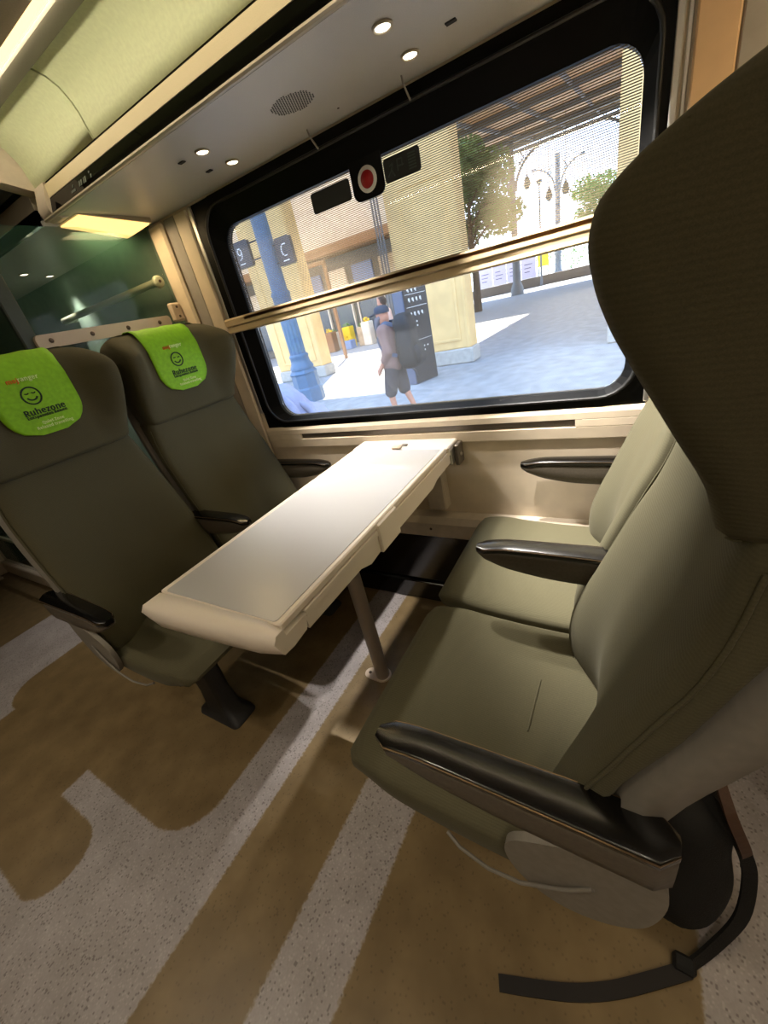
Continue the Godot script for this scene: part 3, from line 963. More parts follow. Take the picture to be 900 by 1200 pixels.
func smooth01(a: float, b: float, t: float) -> float:
	var f := clampf((t - a) / (b - a), 0.0, 1.0)
	return f * f * (3.0 - 2.0 * f)

func body_ring(y: float, cu: float, th: float, hw: float, bo: float, nf := 30, wing0 := 0.42, wing1 := 0.86, shrink := 0.0) -> PackedVector3Array:
	var r := PackedVector3Array()
	for i in nf + 1:
		var s := -1.0 + 2.0 * i / nf
		s = signf(s) * pow(absf(s), 0.85)
		var a := absf(s)
		var e := clampf((a - 0.86) / 0.14, 0.0, 1.0)
		var u := cu + bo * smooth01(wing0, wing1, a) - 0.030 * (1.0 - sqrt(maxf(0.0, 1.0 - e * e)))
		r.append(Vector3(u - shrink, y, (hw - shrink) * (s if a < 0.86 else signf(s) * (0.86 + 0.14 * sin(e * PI / 2)))))
	var nb := 12
	for i in nb + 1:
		var s := 1.0 - 2.0 * i / nb
		var e := clampf((absf(s) - 0.8) / 0.2, 0.0, 1.0)
		r.append(Vector3(cu - th + 0.022 * (1.0 - sqrt(maxf(0.0, 1.0 - e * e))) + shrink, y, (hw - shrink) * 0.985 * s))
	return r

func head_front(y: float) -> float:
	return lerp_tab(HEAD_C, y)

func make_seat(called: String, label: String, at: Vector3, turn: float, arms: Array, group: String, pedestal_w: float) -> Node3D:
	var t := thing(called, label, "seat", at, turn, group)
	var st: SurfaceTool
	# backrest
	var rings := []
	for i in 31:
		var y := 0.405 + 0.585 * i / 30.0
		var sh := 0.0
		if i == 0: sh = 0.018
		elif i == 1: sh = 0.006
		elif i == 30: sh = 0.012
		rings.append(body_ring(y, lerp_tab(BACK_C, y), lerp_tab(BACK_T, y), lerp_tab(BACK_W, y), lerp_tab(BACK_B, y), 30, 0.22, 0.86, sh))
	st = begin(); loft(st, rings)
	var bk := obj("backrest", st, M.seat, t)
	# piped seam along both bolsters
	for s in [-1.0, 1.0]:
		var path := []
		for i in 25:
			var y := 0.46 + 0.49 * i / 24.0
			path.append(Vector3(lerp_tab(BACK_C, y) + lerp_tab(BACK_B, y) - 0.0135, y, s * lerp_tab(BACK_W, y) * 0.9905))
		st = begin(); tube(st, path, 0.0022, 6)
		obj("piping", st, M.seat, bk)
	# headrest with side wings
	rings = []
	for i in 61:
		var y := 0.962 + 0.290 * i / 60.0
		var sh := 0.0
		if i == 0: sh = 0.014
		elif i == 1: sh = 0.004
		rings.append(body_ring(y, lerp_tab(HEAD_C, y), lerp_tab(HEAD_T, y), lerp_tab(HEAD_W, y), lerp_tab(HEAD_B, y), 34, 0.50, 0.90, sh))
	st = begin(); loft(st, rings)
	var hd := obj("headrest", st, M.seat, t)
	# overlock stitches along the wing edges
	st = begin()
	for s in [-1.0, 1.0]:
		for i in 44:
			var y := 0.968 + 0.235 * i / 43.0
			var c := Vector3(lerp_tab(HEAD_C, y) + lerp_tab(HEAD_B, y) - 0.0095, y, s * lerp_tab(HEAD_W, y) * 0.962)
			var dir := Vector3(-0.7, 0.25, 0.68 * s).normalized() * 0.0055
			tube(st, [c - dir, c, c + dir], [0.0008, 0.0019, 0.0008], 5)
	var sti := obj("stitching", st, M.seat, hd)
	sti.set_meta("kind", "stuff")
	# plastic shell behind backrest and headrest
	rings = []
	for i in 25:
		var y := 0.43 + 0.75 * i / 24.0
		var yy := minf(y, 1.0)
		var u0 := lerp_tab(BACK_C, yy) - lerp_tab(BACK_T, yy) + 0.012
		var hw := lerp_tab(BACK_W, yy) + 0.004
		if y > 1.0:
			u0 = lerpf(-0.168, -0.160, (y - 1.0) / 0.18); hw = lerpf(0.192, 0.17, (y - 1.0) / 0.18)
		var th := 0.055 if y < 0.9 else lerpf(0.055, 0.03, clampf((y - 0.9) / 0.25, 0, 1))
		if i == 0 or i == 24: th *= 0.6; hw -= 0.012
		var r := PackedVector3Array()
		for q in [[0, -1], [0.35, -1.0], [0.8, -0.96], [1.0, -0.86], [1.0, 0], [1.0, 0.86], [0.8, 0.96], [0.35, 1.0], [0, 1], [0, 0]]:
			r.append(Vector3(u0 - th * q[0], y, hw * q[1]))
		rings.append(r)
	st = begin(); loft(st, rings)
	obj("shell", st, M.shell, t)
	# seat cushion
	rings = []
	var N := 22
	for i in N + 1:
		var f := float(i) / N
		var u := lerpf(-0.005, 0.415, f)
		var top := lerp_tab([[-0.005, 0.452], [0.10, 0.450], [0.25, 0.458], [0.34, 0.466], [0.385, 0.462], [0.405, 0.450], [0.415, 0.436]], u)
		var bot := lerp_tab([[-0.005, 0.372], [0.18, 0.368], [0.28, 0.380], [0.36, 0.402], [0.40, 0.414], [0.415, 0.426]], u)
		var hw := 0.222 - 0.012 * smooth01(0.30, 0.41, u) - (0.02 if i == N else 0.0)
		var r := PackedVector3Array()
		var K := 36
		for k in K:
			var a := TAU * k / K
			var cx := cos(a); var sy := sin(a)
			var w := signf(cx) * pow(absf(cx), 0.28)
			var v := signf(sy) * pow(absf(sy), 0.42)
			var dish := 0.012 * (1.0 - w * w) * (1.0 if v > 0 else 0.0) * (1.0 - smooth01(0.30, 0.40, u))
			r.append(Vector3(u, (top + bot) * 0.5 + (top - bot) * 0.5 * v - dish, hw * w))
		rings.append(r)
	st = begin(); loft(st, rings)
	var cu := obj("seat_cushion", st, M.seat, t)
	st = begin()
	tube(st, [Vector3(0.115, 0.4405, 0.074), Vector3(0.117, 0.4392, 0.016), Vector3(0.118, 0.4398, -0.041)], 0.0018, 6)
	obj("seam", st, M.seat, cu)
	# pan and recliner covers at both sides under the cushion
	st = begin()
	bx(st, Vector3(-0.06, 0.335, -0.19), Vector3(0.30, 0.372, 0.19), 0.02)
	obj("seat_pan", st, M.pedestal, t)
	for s in ([signf(arms[0])] if arms.size() > 1 else []):
		st = begin()
		var poly := PackedVector2Array([Vector2(0.098, 0.500), Vector2(0.112, 0.47), Vector2(0.106, 0.43), Vector2(0.085, 0.395), Vector2(0.055, 0.372), Vector2(0.02, 0.368), Vector2(-0.02, 0.385), Vector2(-0.055, 0.42), Vector2(-0.070, 0.47), Vector2(-0.075, 0.53), Vector2(-0.06, 0.58), Vector2(0.0, 0.56), Vector2(0.06, 0.525)])
		for it in 2:
			var sm := PackedVector2Array()
			for i in poly.size():
				var p0 := poly[i]; var p1 := poly[(i + 1) % poly.size()]
				sm.append(p0.lerp(p1, 0.25)); sm.append(p0.lerp(p1, 0.75))
			poly = sm
		prism(st, poly, Vector3(0, 0, s * 0.2235), Vector3.RIGHT, Vector3.UP, Vector3(0, 0, s * 0.012))
		var cv := obj("recliner_cover", st, M.shell, t)
		st = begin()
		tube(st, [Vector3(0.215, 0.372, s * 0.218), Vector3(0.19, 0.365, s * 0.228), Vector3(0.14, 0.372, s * 0.238), Vector3(0.09, 0.394, s * 0.242), Vector3(0.03, 0.44, s * 0.240), Vector3(0.0, 0.47, s * 0.2365)], 0.003, 8)
		obj("recline_handle", st, M.shell, cv)
	# pedestal with splayed foot
	st = begin()
	var pr := []
	for q in [[0.002, 0.105, 0.05], [0.016, 0.10, 0.047], [0.03, 0.065, 0.035], [0.12, 0.055, 0.03], [0.25, 0.06, 0.03], [0.335, 0.10, 0.045]]:
		var r := PackedVector3Array()
		for c in rrect(-q[1], -q[2], q[1], q[2], 0.02, 4): r.append(Vector3(0.13 + c.x, q[0], pedestal_w + c.y))
		pr.append(r)
	loft(st, pr)
	obj("pedestal", st, M.pedestal, t)
	# armrests: grey body, glossy black pad, bronze strip standing in for its edge highlight
	for w in arms: armrest(t, w)
	return t

func armrest(t: Node3D, w: float):
	var body := []; var pad := []; var trim := []
	var N := 20
	for i in N + 1:
		var f := float(i) / N
		var u := lerpf(-0.070, 0.272, f)
		var d := 0.272 - u
		var tip := sqrt(clampf(1.0 - pow(1.0 - clampf(d / 0.022, 0, 1), 2.0), 0.20, 1.0))
		var rear := sqrt(clampf(1.0 - pow(1.0 - clampf((u + 0.070) / 0.015, 0, 1), 2.0), 0.15, 1.0))
		var hw := 0.0245 * minf(tip, 1.0) * lerpf(1.0, 0.84, smooth01(0.0, 1.0, f)) * rear
		var yt := lerp_tab([[-0.07, 0.640], [0.05, 0.641], [0.20, 0.640], [0.272, 0.629]], u)
		var yb := lerp_tab([[-0.07, 0.575], [0.10, 0.578], [0.20, 0.592], [0.25, 0.612], [0.272, 0.624]], u)
		var rb := PackedVector3Array()
		for q in [[-0.86, 1.0], [-1.0, 0.85], [-0.97, 0.4], [-0.8, 0.08], [-0.45, 0.0], [0.45, 0.0], [0.8, 0.08], [0.97, 0.4], [1.0, 0.85], [0.86, 1.0]]:
			rb.append(Vector3(u * 1.0, lerpf(yb, yt, q[1]), w + hw * 0.93 * q[0]))
		body.append(rb)
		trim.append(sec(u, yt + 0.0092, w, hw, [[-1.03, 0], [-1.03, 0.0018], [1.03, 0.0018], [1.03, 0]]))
		pad.append(sec(u + (0.002 if i == N else 0.0), yt + 0.0004, w, hw, [[-0.96, 0], [-1.0, 0.002], [-1.0, 0.0090], [-0.98, 0.0108], [-0.93, 0.0120], [-0.86, 0.0126], [0.0, 0.0140], [0.86, 0.0126], [0.93, 0.0120], [0.98, 0.0108], [1.0, 0.0090], [1.0, 0.002], [0.96, 0]]))
	var st := begin(); loft(st, body)
	var b := obj("armrest", st, M.arm_body, t)
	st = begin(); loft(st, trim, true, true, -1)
	obj("trim", st, M.arm_edge_glint, b)  # metal strip put in for the highlight on the pad bevel
	st = begin(); loft(st, pad)
	obj("pad", st, M.arm_pad, b)

func sec(u: float, y: float, w: float, hw: float, pts: Array) -> PackedVector3Array:
	var r := PackedVector3Array()
	for q in pts: r.append(Vector3(u, y + q[1], w + hw * q[0]))
	return r

func head_cover(at: Vector3, label: String):
	# green cloth laid over the headrest, printed on the front
	var t := thing("headrest_cover", label, "headrest cover", at, 0.0, "green quiet zone headrest covers")
	var front := []; var rear := []
	var K := 14
	var path := []
	for i in 13: path.append(Vector2(head_front(lerpf(1.045, 1.215, i / 12.0)) + 0.006, lerpf(1.045, 1.215, i / 12.0)))
	for q in [[1.232, -0.068], [1.248, -0.083], [1.2565, -0.104], [1.2585, -0.130], [1.252, -0.152], [1.235, -0.166], [1.20, -0.176], [1.14, -0.184]]:
		path.append(Vector2(q[1], q[0]))
	for i in path.size():
		var a := PackedVector3Array(); var b := PackedVector3Array()
		var dn: Vector2 = (path[mini(i + 1, path.size() - 1)] - path[maxi(i - 1, 0)]).normalized()
		var nrm := Vector2(dn.y, -dn.x)
		var hw := 0.098
		var lo: float = path[i].y - 1.045
		if i < 8:
			var e := clampf(1.0 - lo / 0.070, 0.0, 1.0)
			hw = 0.098 - 0.066 * (1.0 - sqrt(maxf(0.0, 1.0 - e * e)))
		if i > 12: hw = 0.100
		for k in K + 1:
			var s := -1.0 + 2.0 * k / K
			var rip := 0.0012 * sin(s * 9.0 + i * 0.8) * smooth01(9, 13, i)
			var p2: Vector2 = path[i] + nrm * rip
			a.append(Vector3(p2.x, p2.y, hw * s))
			b.append(Vector3(p2.x - nrm.x * 0.002, p2.y - nrm.y * 0.002, hw * s))
		front.append(a); rear.append(b)
	var rings := []
	for i in front.size():
		var r := PackedVector3Array(front[i])
		var q: PackedVector3Array = rear[i]
		q.reverse(); r.append_array(q)
		rings.append(r)
	var st := begin(); loft(st, rings)
	var cloth := obj("cloth", st, M.cover_green, t)
	# print; local z runs right to left as seen, so the letters face +x
	var b := Basis(Vector3(0, 0, -1), Vector3(0, 1, 0), Vector3(1, 0, 0))
	var xf := head_front(1.12) + 0.0066
	text("orange_lettering", "moj", 0.0150, M.print_orange, cloth, Vector3(xf, 1.188, 0.030), b, false, 700)
	text("pale_lettering", "ranger", 0.0150, M.print_pale, cloth, Vector3(xf, 1.189, -0.006), b, false, 700)
	text("dark_lettering", "Ruhezone", 0.0215, M.print_dark, cloth, Vector3(xf, 1.106, -0.004), b, false, 800)
	text("dark_lettering", "Entspanntes Reisen", 0.0105, M.print_dark, cloth, Vector3(xf, 1.094, -0.004), b, false, 700)
	text("pale_lettering", "Quiet Zone", 0.0105, M.print_pale, cloth, Vector3(xf, 1.076, -0.008), b, false, 700)
	text("pale_lettering", "Relaxed travelling", 0.0105, M.print_pale, cloth, Vector3(xf, 1.065, -0.008), b, false, 700)
	# smiling face with closed eyes
	st = begin()
	var fc := Vector3(xf, 1.146, 0.008)
	arc(st, fc, 0.0215, 0.0, TAU, 0.0018, 40)
	arc(st, fc + Vector3(0, 0.002, 0), 0.0130, PI * 1.15, PI * 1.85, 0.0018, 14)
	arc(st, fc + Vector3(0, 0.0100, 0.0080), 0.0048, PI * 1.15, PI * 1.85, 0.0013, 8)
	arc(st, fc + Vector3(0, 0.0100, -0.0080), 0.0048, PI * 1.15, PI * 1.85, 0.0013, 8)
	obj("smiling_face", st, M.print_dark, cloth)

func arc(st: SurfaceTool, c: Vector3, r: float, a0: float, a1: float, w: float, n: int):
	var path := []
	for i in n + 1:
		var t := lerpf(a0, a1, float(i) / n)
		path.append(c + Vector3(0, sin(t) * r, -cos(t) * r))
	for i in n:
		var p: Vector3 = path[i]; var q: Vector3 = path[i + 1]
		var d := (q - p).normalized()
		var s := d.cross(Vector3.RIGHT) * w
		var h := Vector3(0.0008, 0, 0)
		st.set_smooth_group(-1)
		var o := (p + q) * 0.5 - h * 2.0
		quado(st, p + s + h, p - s + h, q - s + h, q + s + h, o)
		quado(st, p + s + h, q + s + h, q + s - h, p + s - h, (p + q) * 0.5)
		quado(st, p - s + h, q - s + h, q - s - h, p - s - h, (p + q) * 0.5)

func seats():
	var g1 := "seats with green covers"
	var g2 := "seats without covers"
	make_seat("train_seat", "dark olive plush train seat with green cover, between the aisle and the covered window seat", Vector3(-1.31, 0, 0.735), 0.0, [0.235, -0.233], g1, 0.06)
	make_seat("train_seat", "dark olive plush train seat with green cover, against the window wall", Vector3(-1.31, 0, 0.278), 0.0, [-0.236], g1, -0.05)
	make_seat("train_seat", "olive plush train seat without cover, beside the aisle, black bag behind its foot", Vector3(0, 0, 0.735), PI, [-0.235, 0.233], g2, 0.10)
	make_seat("train_seat", "olive plush train seat without cover, between window wall and the centre armrest", Vector3(0, 0, 0.278), PI, [0.236], g2, -0.05)
	head_cover(Vector3(-1.31, 0, 0.735), "lime green printed cover on the headrest of the aisle seat")
	head_cover(Vector3(-1.31, 0, 0.282), "lime green printed cover on the headrest of the window seat")

func table():
	var t := thing("folding_table", "narrow grey-topped table with cream edges fixed to the wall under the window", "table", Vector3(-0.67, 0, 0.48))
	var off := -t.position
	var st := begin()
	bx(st, Vector3(-0.846, 0.700, 0.106), Vector3(-0.494, 0.7185, 0.905), 0.003)
	obj("top_board", st, M.table_edge, t).position = off
	st = begin()
	prism(st, rrect(-0.836, 0.112, -0.503, 0.902, 0.008, 4), Vector3(0, 0.7187, 0), Vector3.RIGHT, Vector3.BACK, Vector3(0, 0.0014, 0))
	obj("top_inlay", st, M.table_top, t).position = off
	# raised rims along both long sides
	for x in [[-0.851, -0.840], [-0.500, -0.488]]:
		st = begin()
		bx(st, Vector3(x[0], 0.704, 0.105), Vector3(x[1], 0.7212, 0.906), 0.003)
		obj("rim", st, M.table_edge, t).position = off
	# rounded end block at the aisle
	st = begin()
	var rings := []
	for i in 9:
		var f := i / 8.0
		var x := lerpf(-0.856, -0.482, f)
		var bulge := 0.003 * (1.0 - pow(2.0 * f - 1.0, 2.0)) + 0.022 * (1.0 - f)
		var sh := 0.006 if i == 0 or i == 8 else 0.0
		rings.append(PackedVector3Array([Vector3(x, 0.7205 - sh, 0.907), Vector3(x, 0.7205 - sh, 0.926 + bulge), Vector3(x, 0.715 - sh, 0.936 + bulge - sh), Vector3(x, 0.703, 0.941 + bulge - sh), Vector3(x, 0.672 + sh, 0.934 + bulge - sh), Vector3(x, 0.663 + sh, 0.924 + bulge), Vector3(x, 0.660 + sh, 0.90), Vector3(x, 0.664 + sh, 0.862), Vector3(x, 0.699, 0.850), Vector3(x, 0.699, 0.907)]))
	loft(st, rings)
	obj("end_block", st, M.table_edge, t).position = off
	# side aprons with a groove, stepped below, and clip
	for s in [[-0.486, 1.0], [-0.854, -1.0]]:
		var x: float = s[0]; var k: float = s[1]
		st = begin()
		bx(st, Vector3(x - 0.014 * k, 0.686, 0.06), Vector3(x, 0.703, 0.849), 0.002)
		obj("side_rail", st, M.table_edge, t).position = off
		st = begin()
		var poly := PackedVector2Array([Vector2(0.07, 0.685), Vector2(0.07, 0.660), Vector2(0.20, 0.656), Vector2(0.24, 0.645), Vector2(0.40, 0.645), Vector2(0.56, 0.645), Vector2(0.62, 0.640), Vector2(0.66, 0.655), Vector2(0.849, 0.658), Vector2(0.849, 0.685)])
		prism(st, poly, Vector3(x - 0.016 * k, 0, 0), Vector3.BACK, Vector3.UP, Vector3(0.012 * k, 0, 0))
		obj("apron", st, M.table_edge, t).position = off
		st = begin()
		bx(st, Vector3(x - 0.012 * k, 0.638, 0.475), Vector3(x + 0.004 * k, 0.716, 0.572), 0.004)
		obj("hinge_cover", st, M.table_edge, t).position = off
		st = begin()
		bx(st, Vector3(x - 0.012 * k, 0.650, 0.052), Vector3(x + 0.003 * k, 0.714, 0.082), 0.003)
		obj("side_clip", st, M.aluminium, t).position = off
	# carrying beam underneath
	st = begin()
	bx(st, Vector3(-0.80, 0.615, 0.05), Vector3(-0.55, 0.698, 0.80), 0.02)
	obj("beam", st, M.pedestal, t).position = off
	# fixed end piece at the wall with latch
	st = begin()
	bx(st, Vector3(-0.858, 0.700, 0.013), Vector3(-0.482, 0.7205, 0.104), 0.004)
	var we := obj("wall_piece", st, M.table_edge, t)
	we.position = off
	st = begin()
	bx(st, Vector3(-0.690, 0.7207, 0.085), Vector3(-0.655, 0.731, 0.108), 0.004)
	obj("latch", st, M.beige_plastic, we)
	st = begin()
	bx(st, Vector3(-0.662, 0.7207, 0.070), Vector3(-0.640, 0.727, 0.082), 0.002)
	obj("latch_pin", st, M.slot, we)
	# wall brackets
	st = begin()
	bx(st, Vector3(-0.482, 0.640, 0.0125), Vector3(-0.466, 0.712, 0.06), 0.003)
	var br := obj("wall_bracket", st, M.slot, t)
	br.position = off
	st = begin()
	lathe(st, [Vector2(0.007, 0), Vector2(0.006, 0.003), Vector2(0.0005, 0.003)], 12, Vector3(-0.466, 0.675, 0.04), Basis(Vector3.BACK, -PI / 2))
	obj("bolt", st, M.aluminium, br)
	st = begin()
	bx(st, Vector3(-0.615, 0.455, 0.0005), Vector3(-0.545, 0.614, 0.05), 0.004)
	obj("support_bracket", st, M.ledge, t).position = off
	# leg and foot plate
	st = begin()
	lathe(st, [Vector2(0.024, 0.006), Vector2(0.024, 0.616)], 28, Vector3(-0.695, 0, 0.475))
	obj("leg", st, M.table_leg, t).position = off
	st = begin()
	var pl := PackedVector2Array()
	for i in 13: pl.append(Vector2(-0.695 + 0.030 * cos(-PI / 2 + PI * i / 12), 0.475 + 0.030 * sin(-PI / 2 + PI * i / 12)))
	for i in 13: pl.append(Vector2(-0.742 + 0.022 * cos(PI / 2 + PI * i / 12), 0.482 + 0.022 * sin(PI / 2 + PI * i / 12)))
	prism(st, pl, Vector3(0, 0.0005, 0), Vector3.RIGHT, Vector3.BACK, Vector3(0, 0.006, 0))
	var fp := obj("foot_plate", st, M.beige_plastic, t)
	fp.position = off
	st = begin()
	lathe(st, [Vector2(0.006, 0), Vector2(0.005, 0.003), Vector2(0.0005, 0.003)], 12, Vector3(-0.745, 0.0065, 0.482))
	obj("screw", st, M.screw, fp)

# ------------------------------------------------------------------ distance-field bodies (surface nets)
func caps_dist(p: Vector3, c: Array) -> float:
	var a: Vector3 = c[0]; var b: Vector3 = c[1]
	var ab := b - a
	var t := clampf((p - a).dot(ab) / maxf(ab.length_squared(), 1e-9), 0.0, 1.0)
	return p.distance_to(a + ab * t) - lerpf(c[2], c[3], t)

func nets(st: SurfaceTool, bones: Array, cell: float, k: float):
	var lo := Vector3.INF; var hi := -Vector3.INF
	for c in bones:
		var r: float = maxf(c[2], c[3]) + cell * 2.0
		for e in [c[0], c[1]]:
			lo = lo.min(e - Vector3.ONE * r); hi = hi.max(e + Vector3.ONE * r)
	var nx := int((hi.x - lo.x) / cell) + 2; var ny := int((hi.y - lo.y) / cell) + 2; var nz := int((hi.z - lo.z) / cell) + 2
	var f := PackedFloat32Array(); f.resize(nx * ny * nz); f.fill(1.0)
	for c in bones:
		var r: float = maxf(c[2], c[3]) + maxf(k * 1.5, cell * 3.0)
		var l: Vector3 = c[0].min(c[1]) - Vector3.ONE * r; var h: Vector3 = c[0].max(c[1]) + Vector3.ONE * r
		for x in range(maxi(0, int((l.x - lo.x) / cell)), mini(nx, int((h.x - lo.x) / cell) + 2)):
			for y in range(maxi(0, int((l.y - lo.y) / cell)), mini(ny, int((h.y - lo.y) / cell) + 2)):
				for z in range(maxi(0, int((l.z - lo.z) / cell)), mini(nz, int((h.z - lo.z) / cell) + 2)):
					var i := (x * ny + y) * nz + z
					var d := caps_dist(lo + Vector3(x, y, z) * cell, c)
					var o := f[i]
					var hh := maxf(k - absf(d - o), 0.0) / k
					f[i] = minf(d, o) - hh * hh * k * 0.25
	var vert := {}
	for x in nx - 1:
		for y in ny - 1:
			for z in nz - 1:
				var base := (x * ny + y) * nz + z
				var s0 := f[base] < 0.0
				var mixed := false
				for q in [1, nz, nz + 1, ny * nz, ny * nz + 1, ny * nz + nz, ny * nz + nz + 1]:
					if (f[base + q] < 0.0) != s0: mixed = true; break
				if not mixed: continue
				var sum := Vector3.ZERO; var n := 0
				for e in [[0, 0, 0, 1, 0, 0], [0, 1, 0, 1, 1, 0], [0, 0, 1, 1, 0, 1], [0, 1, 1, 1, 1, 1], [0, 0, 0, 0, 1, 0], [1, 0, 0, 1, 1, 0], [0, 0, 1, 0, 1, 1], [1, 0, 1, 1, 1, 1], [0, 0, 0, 0, 0, 1], [1, 0, 0, 1, 0, 1], [0, 1, 0, 0, 1, 1], [1, 1, 0, 1, 1, 1]]:
					var va := f[base + (e[0] * ny + e[1]) * nz + e[2]]
					var vb := f[base + (e[3] * ny + e[4]) * nz + e[5]]
					if (va < 0.0) != (vb < 0.0):
						var t := va / (va - vb)
						sum += Vector3(e[0], e[1], e[2]).lerp(Vector3(e[3], e[4], e[5]), t); n += 1
				vert[base] = lo + (Vector3(x, y, z) + sum / n) * cell
	st.set_smooth_group(0)
	var X := ny * nz
	for base in vert:
		var s0: bool = f[base] < 0.0
		# edges along x, y, z leaving this corner
		for ax in [[X, nz, 1], [nz, 1, X], [1, X, nz]]:
			if base + ax[0] >= f.size(): continue
			if (f[base + ax[0]] < 0.0) == s0: continue
			var q := [base, base - ax[1], base - ax[1] - ax[2], base - ax[2]]
			var ok := true
			for v in q:
				if not vert.has(v): ok = false
			if not ok: continue
			if s0:
				tri(st, vert[q[0]], vert[q[2]], vert[q[1]]); tri(st, vert[q[0]], vert[q[3]], vert[q[2]])
			else:
				tri(st, vert[q[0]], vert[q[1]], vert[q[2]]); tri(st, vert[q[0]], vert[q[2]], vert[q[3]])

func bag():
	# black rucksack lying on the floor behind the near seat, its strap trailing forward
	var t := thing("rucksack", "black rucksack slumped on the floor under the back of the aisle seat, strap trailing", "bag", Vector3(0.12, 0, 0.66))
	var st := begin()
	nets(st, [[Vector3(-0.02, 0.085, 0.04), Vector3(0.02, 0.09, 0.05), 0.083, 0.085], [Vector3(-0.015, 0.17, 0.0), Vector3(0.02, 0.19, 0.02), 0.085, 0.075], [Vector3(-0.01, 0.09, -0.14), Vector3(0.01, 0.20, -0.10), 0.085, 0.08], [Vector3(-0.05, 0.05, 0.09), Vector3(0.02, 0.05, 0.10), 0.048, 0.046]], 0.012, 0.05)
	obj("body", st, M.bag, t)
	st = begin()
	ribbon(st, [Vector3(0.045, 0.27, 0.02), Vector3(0.072, 0.25, 0.04), Vector3(0.105, 0.19, 0.052), Vector3(0.120, 0.13, 0.062), Vector3(0.114, 0.06, 0.098), Vector3(0.073, 0.022, 0.150), Vector3(0.036, 0.008, 0.19)], 0.011, 0.003, Vector3(0.2, 0.3, 1.0))
	obj("shoulder_strap", st, M.bag, t)
	st = begin()
	ribbon(st, [Vector3(0.036, 0.008, 0.194), Vector3(-0.024, 0.005, 0.238), Vector3(-0.075, 0.005, 0.274), Vector3(-0.128, 0.005, 0.304), Vector3(-0.182, 0.005, 0.327), Vector3(-0.261, 0.005, 0.356)], 0.0115, 0.0025, Vector3.UP)
	obj("trailing_strap", st, M.strap, t)
	st = begin()
	box(st, Vector3(0.03, 0.013, 0.19), Vector3(0.035, 0.020, 0.025), 0.005)
	obj("buckle", st, M.bag, t)
	st = begin()
	ribbon(st, [Vector3(0.055, 0.32, 0.0), Vector3(0.075, 0.28, 0.05), Vector3(0.105, 0.20, 0.055), Vector3(0.125, 0.10, 0.03)], 0.009, 0.003, Vector3(0.5, 0.2, 1.0))
	obj("leather_tab", st, M.leather, t)
	# dark case standing further back
	var c := thing("dark_case", "black case edge standing on the floor behind the rucksack", "case", Vector3(0.46, 0, 0.40))
	st = begin()
	bx(st, Vector3(-0.10, 0.001, -0.20), Vector3(0.14, 0.42, 0.14), 0.025)
	obj("body", st, M.bag, c)
	st = begin()
	tube(st, [Vector3(-0.09, 0.40, 0.14), Vector3(-0.112, 0.33, 0.165), Vector3(-0.118, 0.20, 0.175), Vector3(-0.112, 0.05, 0.165)], 0.009, 8)
	obj("handle", st, M.bag, c)

func ribbon(st: SurfaceTool, pts: Array, hw: float, th: float, nrm: Vector3):
	var cv := Curve3D.new()
	for i in pts.size():
		var d: Vector3 = (pts[mini(i + 1, pts.size() - 1)] - pts[maxi(i - 1, 0)]) * 0.18
		cv.add_point(pts[i], -d, d)
	var L := cv.get_baked_length()
	var rings := []
	var n := maxi(8, int(L / 0.015))
	for i in n + 1:
		var p := cv.sample_baked(L * i / n, true)
		var q := cv.sample_baked(minf(L, L * i / n + 0.004), true)
		var o := cv.sample_baked(maxf(0, L * i / n - 0.004), true)
		var d := (q - o).normalized()
		var s := d.cross(nrm).normalized() * hw
		var u := s.cross(d).normalized() * th
		rings.append(PackedVector3Array([p - s - u, p + s - u, p + s + u, p - s + u]))
	loft(st, rings, true, true, -1)

# ------------------------------------------------------------------ the station outside
const G := -0.5

func pillar(x0: float, x1: float, z0: float, z1: float, label: String, panel: bool) -> Node3D:
	var t := thing("ochre_pillar", label, "pillar", Vector3((x0 + x1) * 0.5, G, (z0 + z1) * 0.5), 0.0, "ochre pillars of the station building")
	var off := -t.position
	var st := begin()
	bx(st, Vector3(x0, G + 0.35, z0), Vector3(x1, 5.6, z1), 0.02)
	obj("shaft", st, M.ochre, t).position = off
	st = begin()
	bx(st, Vector3(x0 - 0.04, G, z0 - 0.04), Vector3(x1 + 0.04, G + 0.35, z1 + 0.04), 0.03)
	obj("plinth", st, M.plinth, t).position = off
	if panel:
		st = begin()
		var a := x0 + 0.30; var b := x1 - 0.22; var zf := z1 + 0.025
		for q in [[a, 0.1, a + 0.07, 3.2], [b - 0.07, 0.1, b, 3.2], [a, 3.2, b, 3.27], [a, 0.03, b, 0.1]]:
			bx(st, Vector3(q[0], q[1], z1 - 0.01), Vector3(q[2], q[3], zf), 0.01)
		obj("panel_moulding", st, M.ochre, t).position = off
		st = begin()
		bx(st, Vector3(x1 - 0.10, G + 0.35, z1 - 0.01), Vector3(x1 - 0.03, 5.6, z1 + 0.02), 0.01)
		obj("corner_strip", st, M.ochre, t).position = off
	return t

